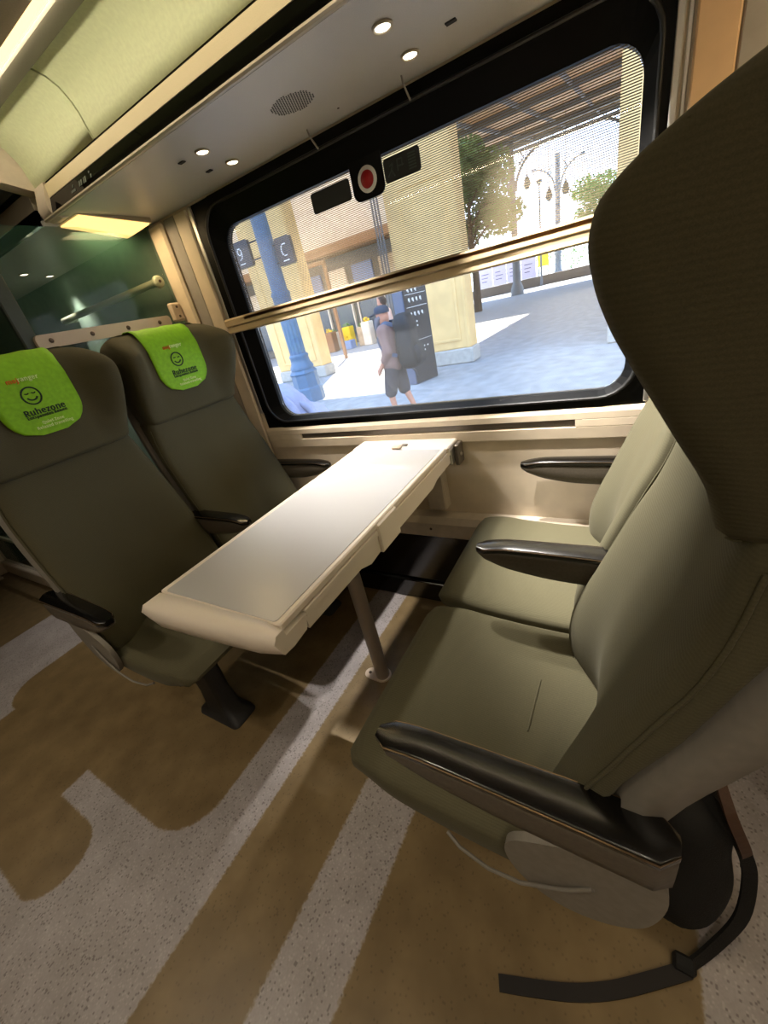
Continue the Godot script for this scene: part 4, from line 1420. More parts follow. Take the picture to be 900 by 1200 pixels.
func outside():
	var st := begin()
	bx(st, Vector3(-90, -1.2, -160), Vector3(60, G, -0.45), 0.02)
	struct("ground_platform", st, M.asphalt)
	for q in [[-1.9, -1.2, -5.6, -3.6, 0.15], [-0.9, 0.4, -12.0, -9.8, -0.1], [-2.7, -2.0, -3.4, -2.2, 0.05], [-3.6, -1.6, -24.0, -19.0, 0.1]]:
		st = begin()
		box(st, Vector3((q[0] + q[1]) * 0.5, G + 0.002, (q[2] + q[3]) * 0.5), Vector3(q[1] - q[0], 0.008, q[3] - q[2]), 0.003, Basis(Vector3.UP, q[4]))
		struct("ground_patch", st, M.asphalt_patch)
	# building: pillars and the high wall they carry, unseen and raised to shade the train
	pillar(-10.5, -8.54, -10.1, -9.6, "ochre pillar behind the blue iron column with the 9 and C signs", true)
	pillar(-4.9, -3.26, -9.05, -8.55, "ochre pillar behind the dark information totem", true)
	pillar(-0.40, 2.6, -9.05, -8.55, "ochre pillar beside the open iron canopy", false)
	pillar(-16.5, -13.6, -10.1, -9.6, "ochre pillar of the building, beyond the column's 9 sign", true)
	st = begin()
	bx(st, Vector3(-45, 5.6, -10.2), Vector3(-4.85, 16, -9.5), 0.02)
	bx(st, Vector3(-4.95, 5.6, -9.15), Vector3(25, 16, -8.45), 0.02)
	struct("wall_station", st, M.ochre)
	# rain pipes beside the second pillar
	for i in 3:
		st = begin()
		tube(st, [Vector3(-5.10 + i * 0.075, G, -8.35), Vector3(-5.10 + i * 0.075, 5.6, -8.35)], 0.022, 10)
		tag(obj("rain_pipe", st, M.shop_gray), "thin grey upright pipe beside the ochre pillar, left of the totem", "pipe", "rain pipes beside the ochre pillar")

	# blue fluted iron column with two hanging signs
	var c := thing("iron_column", "blue fluted cast iron column on an octagonal base, carrying two dark signs", "column", Vector3(-6.62, G, -6.35))
	st = begin()
	lathe(st, [Vector2(0.36, 0), Vector2(0.36, 0.30), Vector2(0.32, 0.34), Vector2(0.31, 0.62), Vector2(0.33, 0.66), Vector2(0.27, 0.74)], 8, Vector3.ZERO, Basis(), -1)
	obj("base", st, M.iron_blue, c)
	st = begin()
	lathe(st, [Vector2(0.27, 0.74), Vector2(0.28, 0.80), Vector2(0.23, 0.88), Vector2(0.215, 1.0), Vector2(0.235, 1.03), Vector2(0.20, 1.08)], 24)
	obj("base_moulding", st, M.iron_blue, c)
	var rings := []
	for y in [1.06, 1.9, 2.0]:
		var r := PackedVector3Array()
		for i in 48:
			var rr := (0.185 if y < 1.95 else 0.175) - (0.018 if i % 4 < 2 else 0.0)
			r.append(Vector3(cos(TAU * i / 48) * rr, y, sin(TAU * i / 48) * rr))
		rings.append(r)
	st = begin(); loft(st, rings, true, true, -1)
	obj("fluted_shaft", st, M.iron_blue, c)
	st = begin()
	lathe(st, [Vector2(0.20, 2.0), Vector2(0.215, 2.04), Vector2(0.20, 2.10), Vector2(0.20, 2.28), Vector2(0.22, 2.32), Vector2(0.18, 2.38)], 24)
	obj("collar", st, M.iron_blue, c)
	st = begin()
	lathe(st, [Vector2(0.175, 2.36), Vector2(0.155, 6.2)], 24)
	obj("upper_shaft", st, M.iron_blue, c)
	for q in [[-7.38, 0.58, 2.72, "9", "square dark platform sign reading 9, on the blue column"], [-6.17, 0.42, 2.52, "C", "square dark platform sign reading C, on the blue column"]]:
		var s := thing("platform_sign", q[4], "sign", Vector3(q[0], q[2], -6.35), 0.0)
		st = begin()
		var hw: float = q[1] * 0.5
		prism(st, rrect(-hw, -0.24, hw, 0.24, 0.05), Vector3(0, 0, -0.04), Vector3.RIGHT, Vector3.UP, Vector3(0, 0, 0.08))
		var bd := obj("board", st, M.sign_dark, s)
		text("numeral", q[3], 0.30, M.white_print, bd, Vector3(0, 0.02, 0.041))
		st = begin()
		bx(st, Vector3(-0.07, -0.17, 0.0405), Vector3(0.09, -0.155, 0.0425), 0.0005)
		obj("line", st, M.white_print, bd)
		st = begin()
		var sx := 1.0 if q[0] < -6.62 else -1.0
		var reach: float = absf(q[0] + 6.62) - hw - 0.15
		for y in [0.16, -0.16]:
			st = begin()
			tube(st, [Vector3(sx * hw, y, 0), Vector3(sx * (hw + reach), y, 0)], 0.016, 8)
			obj("arm", st, M.sign_dark, s)

	# information totem
	var tb := Vector3(-3.95, G, -7.10)
	var t := thing("info_totem", "dark upright information totem with rows of white pictograms, blue narrow side", "sign", tb, -0.33)
	st = begin()
	bx(st, Vector3(-0.15, 0, -0.35), Vector3(0.14, 1.98, 0.35), 0.01)
	obj("body", st, M.totem_blue, t)
	st = begin()
	bx(st, Vector3(0.141, 0.02, -0.34), Vector3(0.158, 1.96, 0.34), 0.004)
	var face := obj("face", st, M.totem_dark, t)
	st = begin()
	for row in [[1.80, 3], [1.62, 4], [1.36, 4], [1.22, 2], [1.14, 2], [0.72, 4], [0.64, 3]]:
		for i in row[1]:
			var h := 0.075 if row[0] in [1.80, 1.62, 1.36] else 0.028
			var w := 0.05 if h > 0.05 else 0.09
			var z: float = 0.20 - i * 0.11
			bx(st, Vector3(0.1585, row[0] - h * 0.5, z - w * 0.5), Vector3(0.160, row[0] + h * 0.5, z - w * 0.1), 0.0003)
			if h > 0.05: bx(st, Vector3(0.1585, row[0] - h * 0.2, z), Vector3(0.160, row[0] + h * 0.5, z + w * 0.4), 0.0003)
	for y in [1.72, 1.49, 0.86]:
		bx(st, Vector3(0.1585, y, -0.30), Vector3(0.1595, y + 0.008, 0.30), 0.0003)
	obj("pictograms", st, M.white_print, face)
	st = begin()
	bx(st, Vector3(-0.02, 1.16, 0.3505), Vector3(0.05, 1.26, 0.353), 0.001)
	obj("label_plate", st, M.white_print, t)

	canopy()
	shops()
	# trees and street furniture behind the canopy
	tree(Vector3(-8.4, G, -26.0), 8.0, 2.3, 5, "loose green tree growing between the ochre pillar and the canopy column")
	tree(Vector3(-3.2, G, -52.0), 8.2, 2.6, 8, "green tree beyond the canopy beside the right ochre pillar")
	tree(Vector3(-30.0, G, -60.0), 9.0, 4.0, 11, "broad green tree far behind the poster wall")
	st = begin()
	var pole := thing("street_lamp", "thin grey street lamp pole standing beyond the canopy columns", "street lamp", Vector3(-7.86, G, -45.0))
	lathe(st, [Vector2(0.14, 0), Vector2(0.12, 0.5), Vector2(0.09, 0.6), Vector2(0.06, 7.9)], 10)
	obj("pole", st, M.canopy_iron, pole)
	st = begin()
	lathe(st, [Vector2(0.05, 7.9), Vector2(0.22, 8.05), Vector2(0.25, 8.2), Vector2(0.06, 8.35)], 10)
	obj("lantern", st, M.canopy_iron, pole)
	# stone wall with posters
	st = begin()
	bx(st, Vector3(-26, G, -46.2), Vector3(12, 0.35, -45.6), 0.04)
	tag(obj("low_stone_wall", st, M.stone), "low grey stone wall along the far edge of the sunlit forecourt", "wall")
	for i in 4:
		var p := thing("poster_board", "white poster board standing on the low stone wall beyond the columns", "poster", Vector3(-13.4 + i * 1.42, 0.35, -45.7), 0.0, "poster boards on the stone wall")
		st = begin()
		bx(st, Vector3(-0.68, 0.02, -0.04), Vector3(0.68, 2.0, 0.02), 0.01)
		obj("board", st, M.poster, p)
		st = begin()
		for k in 3:
			bx(st, Vector3(-0.4, 0.55 + k * 0.32, 0.0205), Vector3(0.1 + 0.12 * ((k + i) % 3), 0.62 + k * 0.32, 0.024), 0.001)
		obj("print", st, M.poster_ink, p)
	var sgn := thing("yellow_notice", "yellow notice board on two posts beyond the low stone wall", "sign", Vector3(-9.5, G, -56.0))
	st = begin()
	bx(st, Vector3(-0.6, 1.6, -0.05), Vector3(0.6, 3.0, 0.05), 0.02)
	obj("board", st, M.yellow, sgn)
	for x in [-0.5, 0.5]:
		st = begin()
		tube(st, [Vector3(x, 0, 0), Vector3(x, 1.6, 0)], 0.05, 8)
		obj("post", st, M.canopy_iron, sgn)
	# far hedge line behind the forecourt
	for i in 7:
		st = begin()
		leaves(st, Vector3(-34 + i * 8.5, 1.9, -75 - (i % 3) * 3), Vector3(5.2, 2.2 + 0.6 * (i % 3), 2.0), 700, 0.34, 40 + i)
		tag(obj("hedge", st, M.leaf), "leafy hedge far behind the poster wall", "hedge", "hedges behind the forecourt")

	# lavender sacks heaped on a trolley close to the train
	var sk := thing("cloth_sack", "pale lavender grey cloth sack heaped on the platform close beside the train window", "sack", Vector3(-2.62, G, -1.62))
	st = begin()
	nets(st, [[Vector3(-0.25, 0.28, 0.0), Vector3(0.15, 0.28, 0.05), 0.27, 0.26], [Vector3(-0.22, 0.72, 0.0), Vector3(0.05, 0.66, 0.06), 0.27, 0.24], [Vector3(-0.26, 1.0, -0.02), Vector3(-0.12, 0.98, 0.02), 0.22, 0.18], [Vector3(0.06, 0.80, 0.02), Vector3(0.16, 0.74, 0.10), 0.16, 0.13], [Vector3(0.02, 0.88, -0.16), Vector3(0.16, 0.80, -0.12), 0.10, 0.08]], 0.03, 0.08)
	obj("body", st, M.sack, sk)
	st = begin()
	for q in [[Vector3(-0.12, 1.16, 0.10), Vector3(0.05, 1.02, 0.18), Vector3(0.15, 0.88, 0.20)], [Vector3(-0.02, 1.06, 0.05), Vector3(0.12, 0.98, 0.04), Vector3(0.24, 0.86, 0.10)], [Vector3(-0.3, 1.1, 0.16), Vector3(-0.22, 0.92, 0.24), Vector3(-0.18, 0.7, 0.26)]]:
		tube(st, q, [0.015, 0.045, 0.02], 8)
	obj("folds", st, M.sack, sk)
	people()

func canopy():
	var t := thing("iron_canopy", "grey iron canopy with boarded roof on slim columns over the forecourt", "canopy", Vector3(-4, G, -37))
	var off := -t.position
	var ry := func(z: float) -> float: return 9.4 + 0.12 * (-37.0 - z)
	var st := begin()
	# boarded roof; unseen near bays stretched to block the sun, left wing set back
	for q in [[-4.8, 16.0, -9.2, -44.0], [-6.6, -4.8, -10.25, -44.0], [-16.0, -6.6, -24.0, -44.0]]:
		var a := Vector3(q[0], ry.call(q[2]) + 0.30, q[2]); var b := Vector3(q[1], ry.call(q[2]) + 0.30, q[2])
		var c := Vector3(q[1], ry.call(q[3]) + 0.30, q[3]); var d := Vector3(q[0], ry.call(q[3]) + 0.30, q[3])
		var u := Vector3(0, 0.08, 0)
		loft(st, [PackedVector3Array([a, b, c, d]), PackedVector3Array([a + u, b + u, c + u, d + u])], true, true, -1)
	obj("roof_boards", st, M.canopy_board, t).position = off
	for z in [-14.5, -20.5, -26.5, -32.5, -38.5, -43.5]:
		st = begin()
		var y: float = ry.call(z)
		bx(st, Vector3(-16.0 if z < -24.0 else -6.6, y - 0.02, z - 0.13), Vector3(16, y + 0.28, z + 0.13), 0.02)
		obj("purlin", st, M.canopy_iron, t).position = off
	var x := -15.2
	while x < 8.0:
		st = begin()
		var z0 := -10.25 if x > -6.6 else -24.0
		var a := Vector3(x, ry.call(z0) + 0.18, z0); var b := Vector3(x, ry.call(-44.0) + 0.18, -44.0)
		box(st, (a + b) * 0.5, Vector3(0.14, 0.2, a.distance_to(b)), 0.02, Basis.looking_at(b - a))
		obj("rafter", st, M.canopy_iron, t).position = off
		x += 2.4
	for cx in [-8.4, -8.4 + 8.0, -13.2]:
		for cz in [-37.0]:
			col(t, off, Vector3(cx, G, cz), ry.call(cz), 0.26)
	col(t, off, Vector3(-8.15, G, -58.0), 11.3, 0.30)
	# lintel beam with curved brackets between the columns
	st = begin()
	bx(st, Vector3(-16, 8.55, -37.15), Vector3(16, 8.75, -36.85), 0.02)
	bx(st, Vector3(-16, 9.25, -37.12), Vector3(16, 9.40, -36.88), 0.02)
	var i := 0
	while i < 40:
		var lx := -16.0 + i * 0.8
		tube(st, [Vector3(lx, 8.7, -37), Vector3(lx + 0.4, 9.3, -37), Vector3(lx + 0.8, 8.7, -37)], 0.035, 6)
		i += 1
	obj("lattice_beam", st, M.canopy_iron, t).position = off
	for q in [Vector3(-5.99, 5.36, -30.0), Vector3(-5.0, 4.6, -31.5), Vector3(-3.86, 4.5, -30.0)]:
		var l := thing("pendant_lantern", "dark pendant lantern hanging on a rod under the iron canopy", "lantern", q, 0.0, "pendant lanterns under the canopy")
		st = begin()
		lathe(st, [Vector2(0.02, 0.0), Vector2(0.14, 0.06), Vector2(0.22, 0.22), Vector2(0.15, 0.50), Vector2(0.06, 0.62), Vector2(0.03, 0.75)], 12)
		obj("lamp_body", st, M.canopy_iron, l)
		st = begin()
		tube(st, [Vector3(0, 0.7, 0), Vector3(0, ry.call(q.z) - q.y, 0)], 0.018, 6)
		obj("rod", st, M.canopy_iron, l)

func col(t: Node3D, off: Vector3, at: Vector3, top: float, r: float):
	var h := top - at.y
	var st := begin()
	lathe(st, [Vector2(r * 2.0, 0), Vector2(r * 1.9, 0.5), Vector2(r * 1.25, 0.9), Vector2(r * 1.1, 2.4), Vector2(r * 1.45, 2.6), Vector2(r * 1.05, 2.9), Vector2(r * 0.85, h * 0.72), Vector2(r * 1.2, h * 0.74), Vector2(r * 0.8, h * 0.77), Vector2(r * 0.9, h)], 14, at)
	var c := obj("column", st, M.canopy_iron, t)
	c.position = off
	for s in [-1.0, 1.0]:
		st = begin()
		var path := []
		for i in 9:
			var a := PI * 0.5 * i / 8.0
			path.append(at + Vector3(s * (r + 2.4 * (1.0 - cos(a))), h - 3.0 + 2.3 * sin(a), 0))
		tube(st, path, 0.09, 6)
		tube(st, [at + Vector3(s * 0.6, h - 0.7, 0), at + Vector3(s * 0.9, h - 1.2, 0), at + Vector3(s * 0.55, h - 1.5, 0)], 0.06, 6)
		obj("bracket", st, M.canopy_iron, c)

func leaves(st: SurfaceTool, c: Vector3, r: Vector3, n: int, size: float, sd: int):
	var g := RandomNumberGenerator.new(); g.seed = sd
	st.set_smooth_group(-1)
	for i in n:
		var d := Vector3(g.randfn(), g.randfn(), g.randfn()).normalized() * pow(g.randf(), 0.45)
		var p := c + d * r
		var a := Vector3(g.randfn(), g.randfn(), g.randfn()).normalized()
		var b := a.cross(Vector3(g.randfn(), g.randfn(), g.randfn())).normalized()
		var s := size * g.randf_range(0.6, 1.2)
		tri(st, p - a * s * 0.5, p + b * s * 0.3, p + a * s * 0.5)
		tri(st, p - a * s * 0.5, p + a * s * 0.5, p - b * s * 0.3)

func tree(at: Vector3, h: float, spread: float, sd: int, label: String):
	var t := thing("tree", label, "tree", at)
	var st := begin()
	tube(st, [Vector3.ZERO, Vector3(0.05, h * 0.25, 0), Vector3(-0.05, h * 0.5, 0.05), Vector3(0.05, h * 0.85, 0)], [0.26, 0.20, 0.14, 0.04], 10)
	var g := RandomNumberGenerator.new(); g.seed = sd
	var tips := []
	for i in 9:
		var y := h * g.randf_range(0.3, 0.75)
		var a := g.randf() * TAU
		var e := Vector3(cos(a) * spread * 0.8, y + h * 0.15, sin(a) * spread * 0.8)
		tube(st, [Vector3(0, y, 0), Vector3(cos(a), 0, sin(a)) * spread * 0.35 + Vector3(0, y + 0.1 * h, 0), e], [0.08, 0.05, 0.02], 6)
		tips.append(e)
	obj("trunk", st, M.bark, t)
	st = begin()
	for e in tips: leaves(st, e, Vector3(0.50, 0.40, 0.50) * spread, 420, 0.36, sd * 31 + int(e.y * 100))
	leaves(st, Vector3(0, h * 0.85, 0), Vector3(0.6, 0.5, 0.6) * spread, 700, 0.36, sd * 7)
	var f := obj("foliage", st, M.leaf, t)
	f.set_meta("kind", "stuff")

func shops():
	# low shop building seen between the pillars
	var t := thing("shop_building", "pale shop building with brown eave and glazed fronts beyond the sunlit passage", "building", Vector3(-22, G, -21.5))
	var off := -t.position
	var st := begin()
	bx(st, Vector3(-42, 4.5, -23.6), Vector3(-9.6, 7.6, -20.2), 0.05)
	obj("upper_wall", st, M.shop_white, t).position = off
	st = begin()
	bx(st, Vector3(-42, 4.05, -24), Vector3(-9.4, 4.5, -19.5), 0.05)
	obj("eave", st, M.shop_brown, t).position = off
	st = begin()
	bx(st, Vector3(-42, G, -24), Vector3(-9.6, 4.05, -20.6), 0.05)
	obj("lower_wall", st, M.shop_gray, t).position = off
	var x := -24.0
	var k := 0
	while x < -10.4:
		st = begin()
		bx(st, Vector3(x, G + 0.5, -20.6), Vector3(x + 1.25, 2.1, -20.5), 0.02)
		var w := obj("shop_window", st, M.shop_glass, t)
		w.position = off
		st = begin()
		bx(st, Vector3(x - 0.08, G + 0.4, -20.6), Vector3(x, 2.2, -20.42), 0.01)
		bx(st, Vector3(x + 1.25, G + 0.4, -20.6), Vector3(x + 1.33, 2.2, -20.42), 0.01)
		bx(st, Vector3(x - 0.08, 2.1, -20.6), Vector3(x + 1.33, 2.2, -20.42), 0.01)
		obj("window_frame", st, M.shop_white, w)
		st = begin()
		bx(st, Vector3(x, 2.45, -20.6), Vector3(x + 1.3, 3.4, -20.45), 0.02)
		obj("fascia_sign", st, [M.shop_blue, M.shop_white, M.shop_blue, M.canopy_board][k % 4], t).position = off
		x += 1.75; k += 1
	# stalls with crates in front
	var cols := [M.shop_white, M.shop_brown, M.yellow, M.shop_blue, M.canopy_board, M.leaf]
	var g := RandomNumberGenerator.new(); g.seed = 21
	for i in 14:
		var px := -16.8 + i * 0.52
		var pz := -17.6 + g.randf_range(-0.9, 0.9)
		var s := thing("market_crate", ["white crate of mixed goods on the ground before the shop building", "brown crate of mixed goods on the ground before the shop building", "yellow crate on the sunlit ground before the shop building", "pale blue crate on the ground before the shop building", "light wooden crate on the ground before the shop building"][i % 5], "crate", Vector3(px, G, pz), 0.0, "crates outside the shops")
		st = begin()
		var hh := g.randf_range(0.4, 1.1)
		bx(st, Vector3(-0.24, 0, -0.24), Vector3(0.24, hh, 0.24), 0.03)
		obj("box", st, cols[i % 5], s)
		st = begin()
		leaves(st, Vector3(0, hh + 0.06, 0), Vector3(0.22, 0.12, 0.22), 40, 0.13, i + 3)
		obj("contents", st, cols[(i * 3 + 2) % 6], s)
	# brown door post at the edge of the sunlit passage
	var d := thing("door_post", "thin brown door post standing in the sunlit passage behind the pillars", "post", Vector3(-10.4, G, -13.6))
	st = begin()
	bx(st, Vector3(-0.06, 0, -0.06), Vector3(0.06, 3.6, 0.06), 0.01)
	bx(st, Vector3(-1.2, 3.5, -0.06), Vector3(0.06, 3.62, 0.06), 0.01)
	obj("frame", st, M.shop_brown, d)

func people():
	# man with cap, beard and rucksack walking along the platform (faces -x)
	var P := Vector3(-3.08, G, -4.35)
	var t := thing("person", "person in dark cap, brown shirt and dark shorts walking past with a large rucksack", "person", P)
	var st := begin()
	var hip := 0.86
	var body := [
		[Vector3(-0.035, 1.50, 0), Vector3(-0.045, 1.565, 0), 0.088, 0.092], [Vector3(-0.06, 1.47, 0), Vector3(-0.075, 1.44, 0), 0.070, 0.045],
		[Vector3(-0.135, 1.505, 0), Vector3(-0.148, 1.485, 0), 0.014, 0.018],
		[Vector3(-0.02, 1.44, 0), Vector3(0.0, 1.33, 0), 0.055, 0.062], [Vector3(0.0, 1.32, -0.14), Vector3(0.0, 1.32, 0.14), 0.07, 0.07],
		[Vector3(0.0, 1.25, 0), Vector3(0.0, 1.0, 0), 0.13, 0.125], [Vector3(0.0, 0.95, -0.06), Vector3(0.0, 0.95, 0.06), 0.125, 0.125],
		[Vector3(0.0, 1.31, 0.18), Vector3(0.05, 1.05, 0.21), 0.052, 0.044], [Vector3(0.05, 1.05, 0.21), Vector3(-0.10, 0.86, 0.20), 0.042, 0.030],
		[Vector3(0.0, 1.31, -0.18), Vector3(-0.02, 1.05, -0.21), 0.052, 0.044], [Vector3(-0.02, 1.05, -0.21), Vector3(-0.18, 0.90, -0.20), 0.042, 0.030],
		[Vector3(0.01, 0.90, 0.085), Vector3(-0.10, 0.47, 0.09), 0.085, 0.058], [Vector3(-0.10, 0.47, 0.09), Vector3(-0.06, 0.08, 0.09), 0.056, 0.036],
		[Vector3(0.01, 0.90, -0.085), Vector3(0.06, 0.47, -0.09), 0.085, 0.058], [Vector3(0.06, 0.47, -0.09), Vector3(0.20, 0.11, -0.09), 0.056, 0.036],
		[Vector3(-0.05, 0.06, 0.09), Vector3(-0.19, 0.035, 0.09), 0.04, 0.03], [Vector3(0.21, 0.09, -0.09), Vector3(0.08, 0.035, -0.09), 0.04, 0.03]]
	# hands: palm, four fingers, thumb
	for s in [[Vector3(-0.10, 0.86, 0.20), Vector3(-0.16, 0.78, 0.20)], [Vector3(-0.18, 0.90, -0.20), Vector3(-0.26, 0.84, -0.20)]]:
		var d: Vector3 = (s[1] - s[0]).normalized()
		body.append([s[0], s[0] + d * 0.06, 0.028, 0.030])
		for f in 4:
			var o: Vector3 = s[0] + d * 0.07 + Vector3(0, 0, -0.03 + 0.02 * f)
			body.append([o, o + d * (0.055 + 0.01 * (f % 2)) + Vector3(0.012, -0.01, 0), 0.011, 0.009])
		body.append([s[0] + d * 0.03 + Vector3(-0.02, 0, 0), s[0] + d * 0.075 + Vector3(-0.045, 0, 0.0), 0.012, 0.010])
	nets(st, body, 0.019, 0.035)
	var b := obj("body", st, M.skin, t)
	st = begin()
	nets(st, [[Vector3(0.0, 1.33, -0.15), Vector3(0.0, 1.33, 0.15), 0.085, 0.085], [Vector3(0.0, 1.26, 0), Vector3(0.0, 0.98, 0), 0.155, 0.155], [Vector3(0.0, 1.31, 0.18), Vector3(0.05, 1.05, 0.215), 0.07, 0.066], [Vector3(0.05, 1.05, 0.215), Vector3(-0.03, 0.945, 0.21), 0.062, 0.058], [Vector3(0.0, 1.31, -0.18), Vector3(-0.02, 1.05, -0.215), 0.07, 0.066], [Vector3(-0.02, 1.05, -0.215), Vector3(-0.11, 0.965, -0.21), 0.062, 0.058], [Vector3(0, 0.95, -0.05), Vector3(0, 0.88, 0.05), 0.16, 0.16]], 0.019, 0.04)
	obj("shirt", st, M.shirt_brown, b)
	st = begin()
	nets(st, [[Vector3(0.01, 0.86, 0.085), Vector3(-0.09, 0.46, 0.09), 0.115, 0.098], [Vector3(0.01, 0.86, -0.085), Vector3(0.055, 0.46, -0.09), 0.115, 0.098]], 0.019, 0.03)
	obj("shorts", st, M.shorts, b)
	st = begin()
	lathe(st, [Vector2(0.115, 1.555), Vector2(0.117, 1.585), Vector2(0.105, 1.625), Vector2(0.07, 1.652), Vector2(0.002, 1.66)], 18, Vector3(-0.042, 0, 0))
	box(st, Vector3(-0.185, 1.552, 0), Vector3(0.11, 0.014, 0.15), 0.006, Basis(Vector3.BACK, 0.18))
	obj("cap", st, M.cap, b)
	st = begin()
	nets(st, [[Vector3(-0.110, 1.470, 0), Vector3(-0.150, 1.365, 0), 0.070, 0.050], [Vector3(-0.06, 1.50, 0.07), Vector3(-0.11, 1.44, 0.04), 0.032, 0.035], [Vector3(-0.06, 1.50, -0.07), Vector3(-0.11, 1.44, -0.04), 0.032, 0.035]], 0.012, 0.02)
	obj("beard", st, M.beard, b)
	st = begin()
	nets(st, [[Vector3(-0.03, 0.05, 0.09), Vector3(-0.20, 0.040, 0.09), 0.052, 0.042], [Vector3(0.23, 0.09, -0.09), Vector3(0.075, 0.045, -0.09), 0.052, 0.042]], 0.014, 0.02)
	obj("shoes", st, M.shoe, b)
	st = begin()
	for q in [[0.06, 1.535], [-0.06, 1.535]]:
		lathe(st, [Vector2(0.008, 0), Vector2(0.006, 0.004), Vector2(0.0005, 0.005)], 8, Vector3(-0.122, 1.522, q[0] * 0.6), Basis(Vector3.BACK, PI / 2))
	obj("eyes", st, M.hair, b)

	# his rucksack
	var k := thing("hiking_rucksack", "large black hiking rucksack with blue straps on the walking person's back", "bag", P + Vector3(0.285, 1.12, 0.0))
	st = begin()
	var pk := []
	for q in [[-0.36, 0.06, 0.10, 0.03], [-0.345, 0.11, 0.15, 0.02], [-0.25, 0.145, 0.17, 0.02], [-0.05, 0.14, 0.165, 0.0], [0.12, 0.13, 0.16, 0.0], [0.16, 0.115, 0.145, 0.0], [0.19, 0.13, 0.16, 0.0], [0.30, 0.125, 0.15, -0.01], [0.37, 0.09, 0.11, -0.01], [0.385, 0.04, 0.06, -0.01]]:
		var r := PackedVector3Array()
		for c in rrect(-q[1], -q[2], q[1], q[2], minf(q[1], q[2]) * 0.55, 4): r.append(Vector3(q[3] + c.x, q[0], c.y))
		pk.append(r)
	loft(st, pk)
	var pocket := []
	for q in [[-0.30, 0.03, 0.08], [-0.28, 0.05, 0.11], [-0.08, 0.05, 0.11], [-0.05, 0.02, 0.07]]:
		var r := PackedVector3Array()
		for c in rrect(-q[1], -q[2], q[1], q[2], minf(q[1], q[2]) * 0.5, 3): r.append(Vector3(0.165 + c.x, q[0], c.y))
		pocket.append(r)
	loft(st, pocket)
	obj("body", st, M.pack, k)
	for s in [-1.0, 1.0]:
		st = begin()
		ribbon(st, [Vector3(-0.14, 0.26, 0.09 * s), Vector3(-0.26, 0.30, 0.10 * s), Vector3(-0.37, 0.245, 0.10 * s), Vector3(-0.412, 0.12, 0.105 * s), Vector3(-0.390, 0.0, 0.125 * s), Vector3(-0.28, -0.09, 0.16 * s), Vector3(-0.12, -0.15, 0.15 * s)], 0.026, 0.008, Vector3(-1, 0.4, 0.6 * s))
		obj("shoulder_strap", st, M.pack_strap, k)
	st = begin()
	tube(st, [Vector3(0.05, -0.34, 0.12), Vector3(0.14, -0.40, 0.15), Vector3(0.17, -0.47, 0.15)], 0.012, 6)
	obj("loose_strap", st, M.pack, k)

	# second person in pale pink shirt, further away behind
	var Q := Vector3(-5.1, G, -8.0)
	var u := thing("person", "person in a pale pink shirt with dark hair, standing behind the walking person", "person", Q)
	st = begin()
	var b2 := [
		[Vector3(-0.02, 1.70, 0), Vector3(-0.03, 1.76, 0), 0.088, 0.092], [Vector3(-0.06, 1.665, 0), Vector3(-0.075, 1.645, 0), 0.064, 0.045], [Vector3(-0.12, 1.70, 0), Vector3(-0.128, 1.69, 0), 0.014, 0.016],
		[Vector3(0, 1.64, 0), Vector3(0, 1.52, 0), 0.055, 0.065], [Vector3(0, 1.48, -0.16), Vector3(0, 1.48, 0.16), 0.075, 0.075], [Vector3(0, 1.40, 0), Vector3(0, 1.08, 0), 0.14, 0.13], [Vector3(0, 1.03, -0.06), Vector3(0, 1.03, 0.06), 0.13, 0.13],
		[Vector3(0, 1.47, 0.2), Vector3(0.05, 1.18, 0.25), 0.052, 0.045], [Vector3(0.05, 1.18, 0.25), Vector3(-0.10, 0.98, 0.24), 0.042, 0.032], [Vector3(-0.10, 0.98, 0.24), Vector3(-0.14, 0.92, 0.24), 0.03, 0.034], [Vector3(0, 1.47, -0.2), Vector3(0.03, 1.18, -0.25), 0.052, 0.045], [Vector3(0.03, 1.18, -0.25), Vector3(-0.04, 0.96, -0.25), 0.042, 0.032], [Vector3(-0.04, 0.96, -0.25), Vector3(-0.06, 0.90, -0.25), 0.03, 0.034],
		[Vector3(0, 1.0, 0.09), Vector3(-0.03, 0.52, 0.10), 0.09, 0.062], [Vector3(-0.03, 0.52, 0.10), Vector3(0, 0.08, 0.10), 0.058, 0.04], [Vector3(0, 1.0, -0.09), Vector3(0.03, 0.52, -0.10), 0.09, 0.062], [Vector3(0.03, 0.52, -0.10), Vector3(0.08, 0.08, -0.10), 0.058, 0.04], [Vector3(0, 0.05, 0.10), Vector3(-0.14, 0.04, 0.10), 0.04, 0.034], [Vector3(0.08, 0.05, -0.10), Vector3(-0.06, 0.04, -0.10), 0.04, 0.034]]
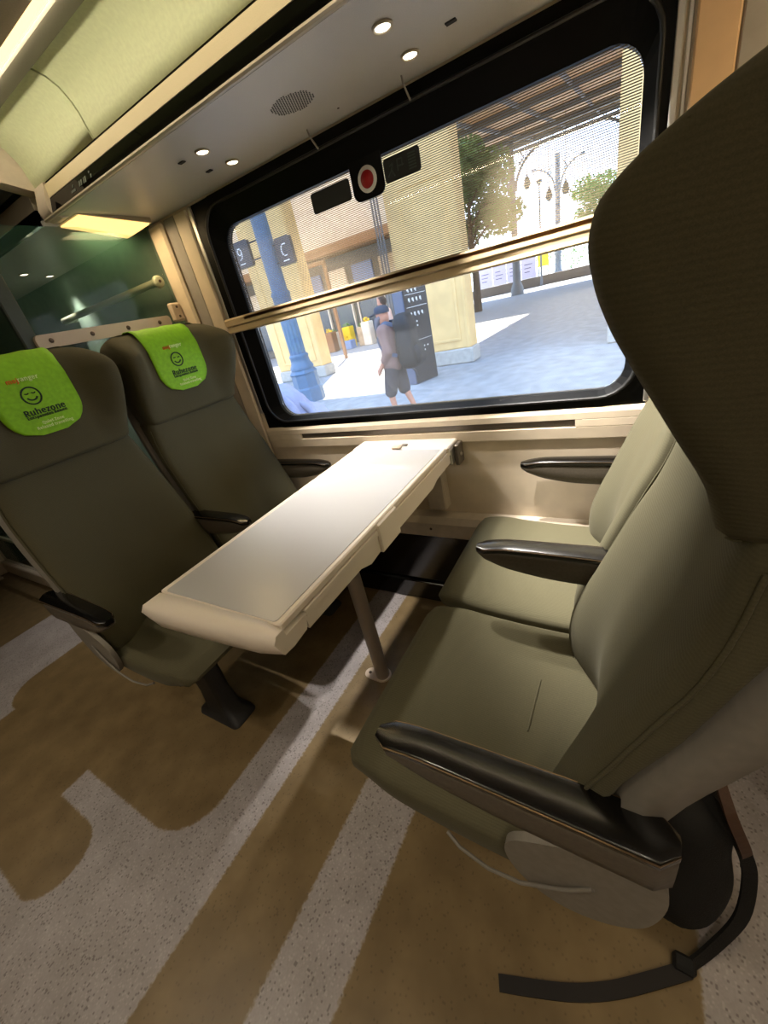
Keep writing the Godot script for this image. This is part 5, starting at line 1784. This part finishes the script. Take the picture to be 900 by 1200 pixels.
	for s in [Vector3(-0.14, 0.92, 0.24), Vector3(-0.06, 0.90, -0.25)]:
		for f in 4: b2.append([s + Vector3(0, -0.01, -0.028 + 0.019 * f), s + Vector3(-0.02, -0.085 - 0.008 * (f % 2), -0.028 + 0.019 * f), 0.011, 0.009])
		b2.append([s + Vector3(-0.025, 0.0, 0), s + Vector3(-0.05, -0.05, 0), 0.012, 0.01])
	nets(st, b2, 0.022, 0.035)
	var ub := obj("body", st, M.skin, u)
	st = begin()
	nets(st, [[Vector3(0, 1.49, -0.17), Vector3(0, 1.49, 0.17), 0.09, 0.09], [Vector3(0, 1.42, 0), Vector3(0, 1.05, 0), 0.17, 0.165], [Vector3(0, 1.47, 0.2), Vector3(0.05, 1.19, 0.25), 0.075, 0.07], [Vector3(0, 1.47, -0.2), Vector3(0.03, 1.19, -0.25), 0.075, 0.07]], 0.022, 0.04)
	obj("shirt", st, M.pink_shirt, ub)
	st = begin()
	nets(st, [[Vector3(0, 1.0, 0.09), Vector3(-0.03, 0.52, 0.10), 0.12, 0.085], [Vector3(-0.03, 0.52, 0.10), Vector3(0, 0.12, 0.10), 0.082, 0.07], [Vector3(0, 1.0, -0.09), Vector3(0.03, 0.52, -0.10), 0.12, 0.085], [Vector3(0.03, 0.52, -0.10), Vector3(0.08, 0.12, -0.10), 0.082, 0.07]], 0.022, 0.03)
	obj("trousers", st, M.shorts, ub)
	st = begin()
	nets(st, [[Vector3(-0.01, 1.79, 0), Vector3(0.015, 1.74, 0), 0.088, 0.094], [Vector3(0.03, 1.70, 0), Vector3(0.03, 1.66, 0), 0.075, 0.06]], 0.016, 0.02)
	obj("hair", st, M.hair, ub)

func _ready():
	rng.seed = 11
	camera_and_light()
	materials()
	room()
	window_and_blind()
	rack()
	partition()
	for q in [[-2.30, 0.183, "small bright spotlight beyond the glass partition, beside the rack's black strip"], [-2.36, 0.056, "small bright spotlight beyond the glass partition, beside the green wall"], [-2.95, 0.183, "small faint spotlight farther along beyond the glass partition"]]:
		spot(q[0], q[1], 1.605, q[2], 0.40, 0.0, 34.0)
	seats()
	table()
	bag()
	outside()
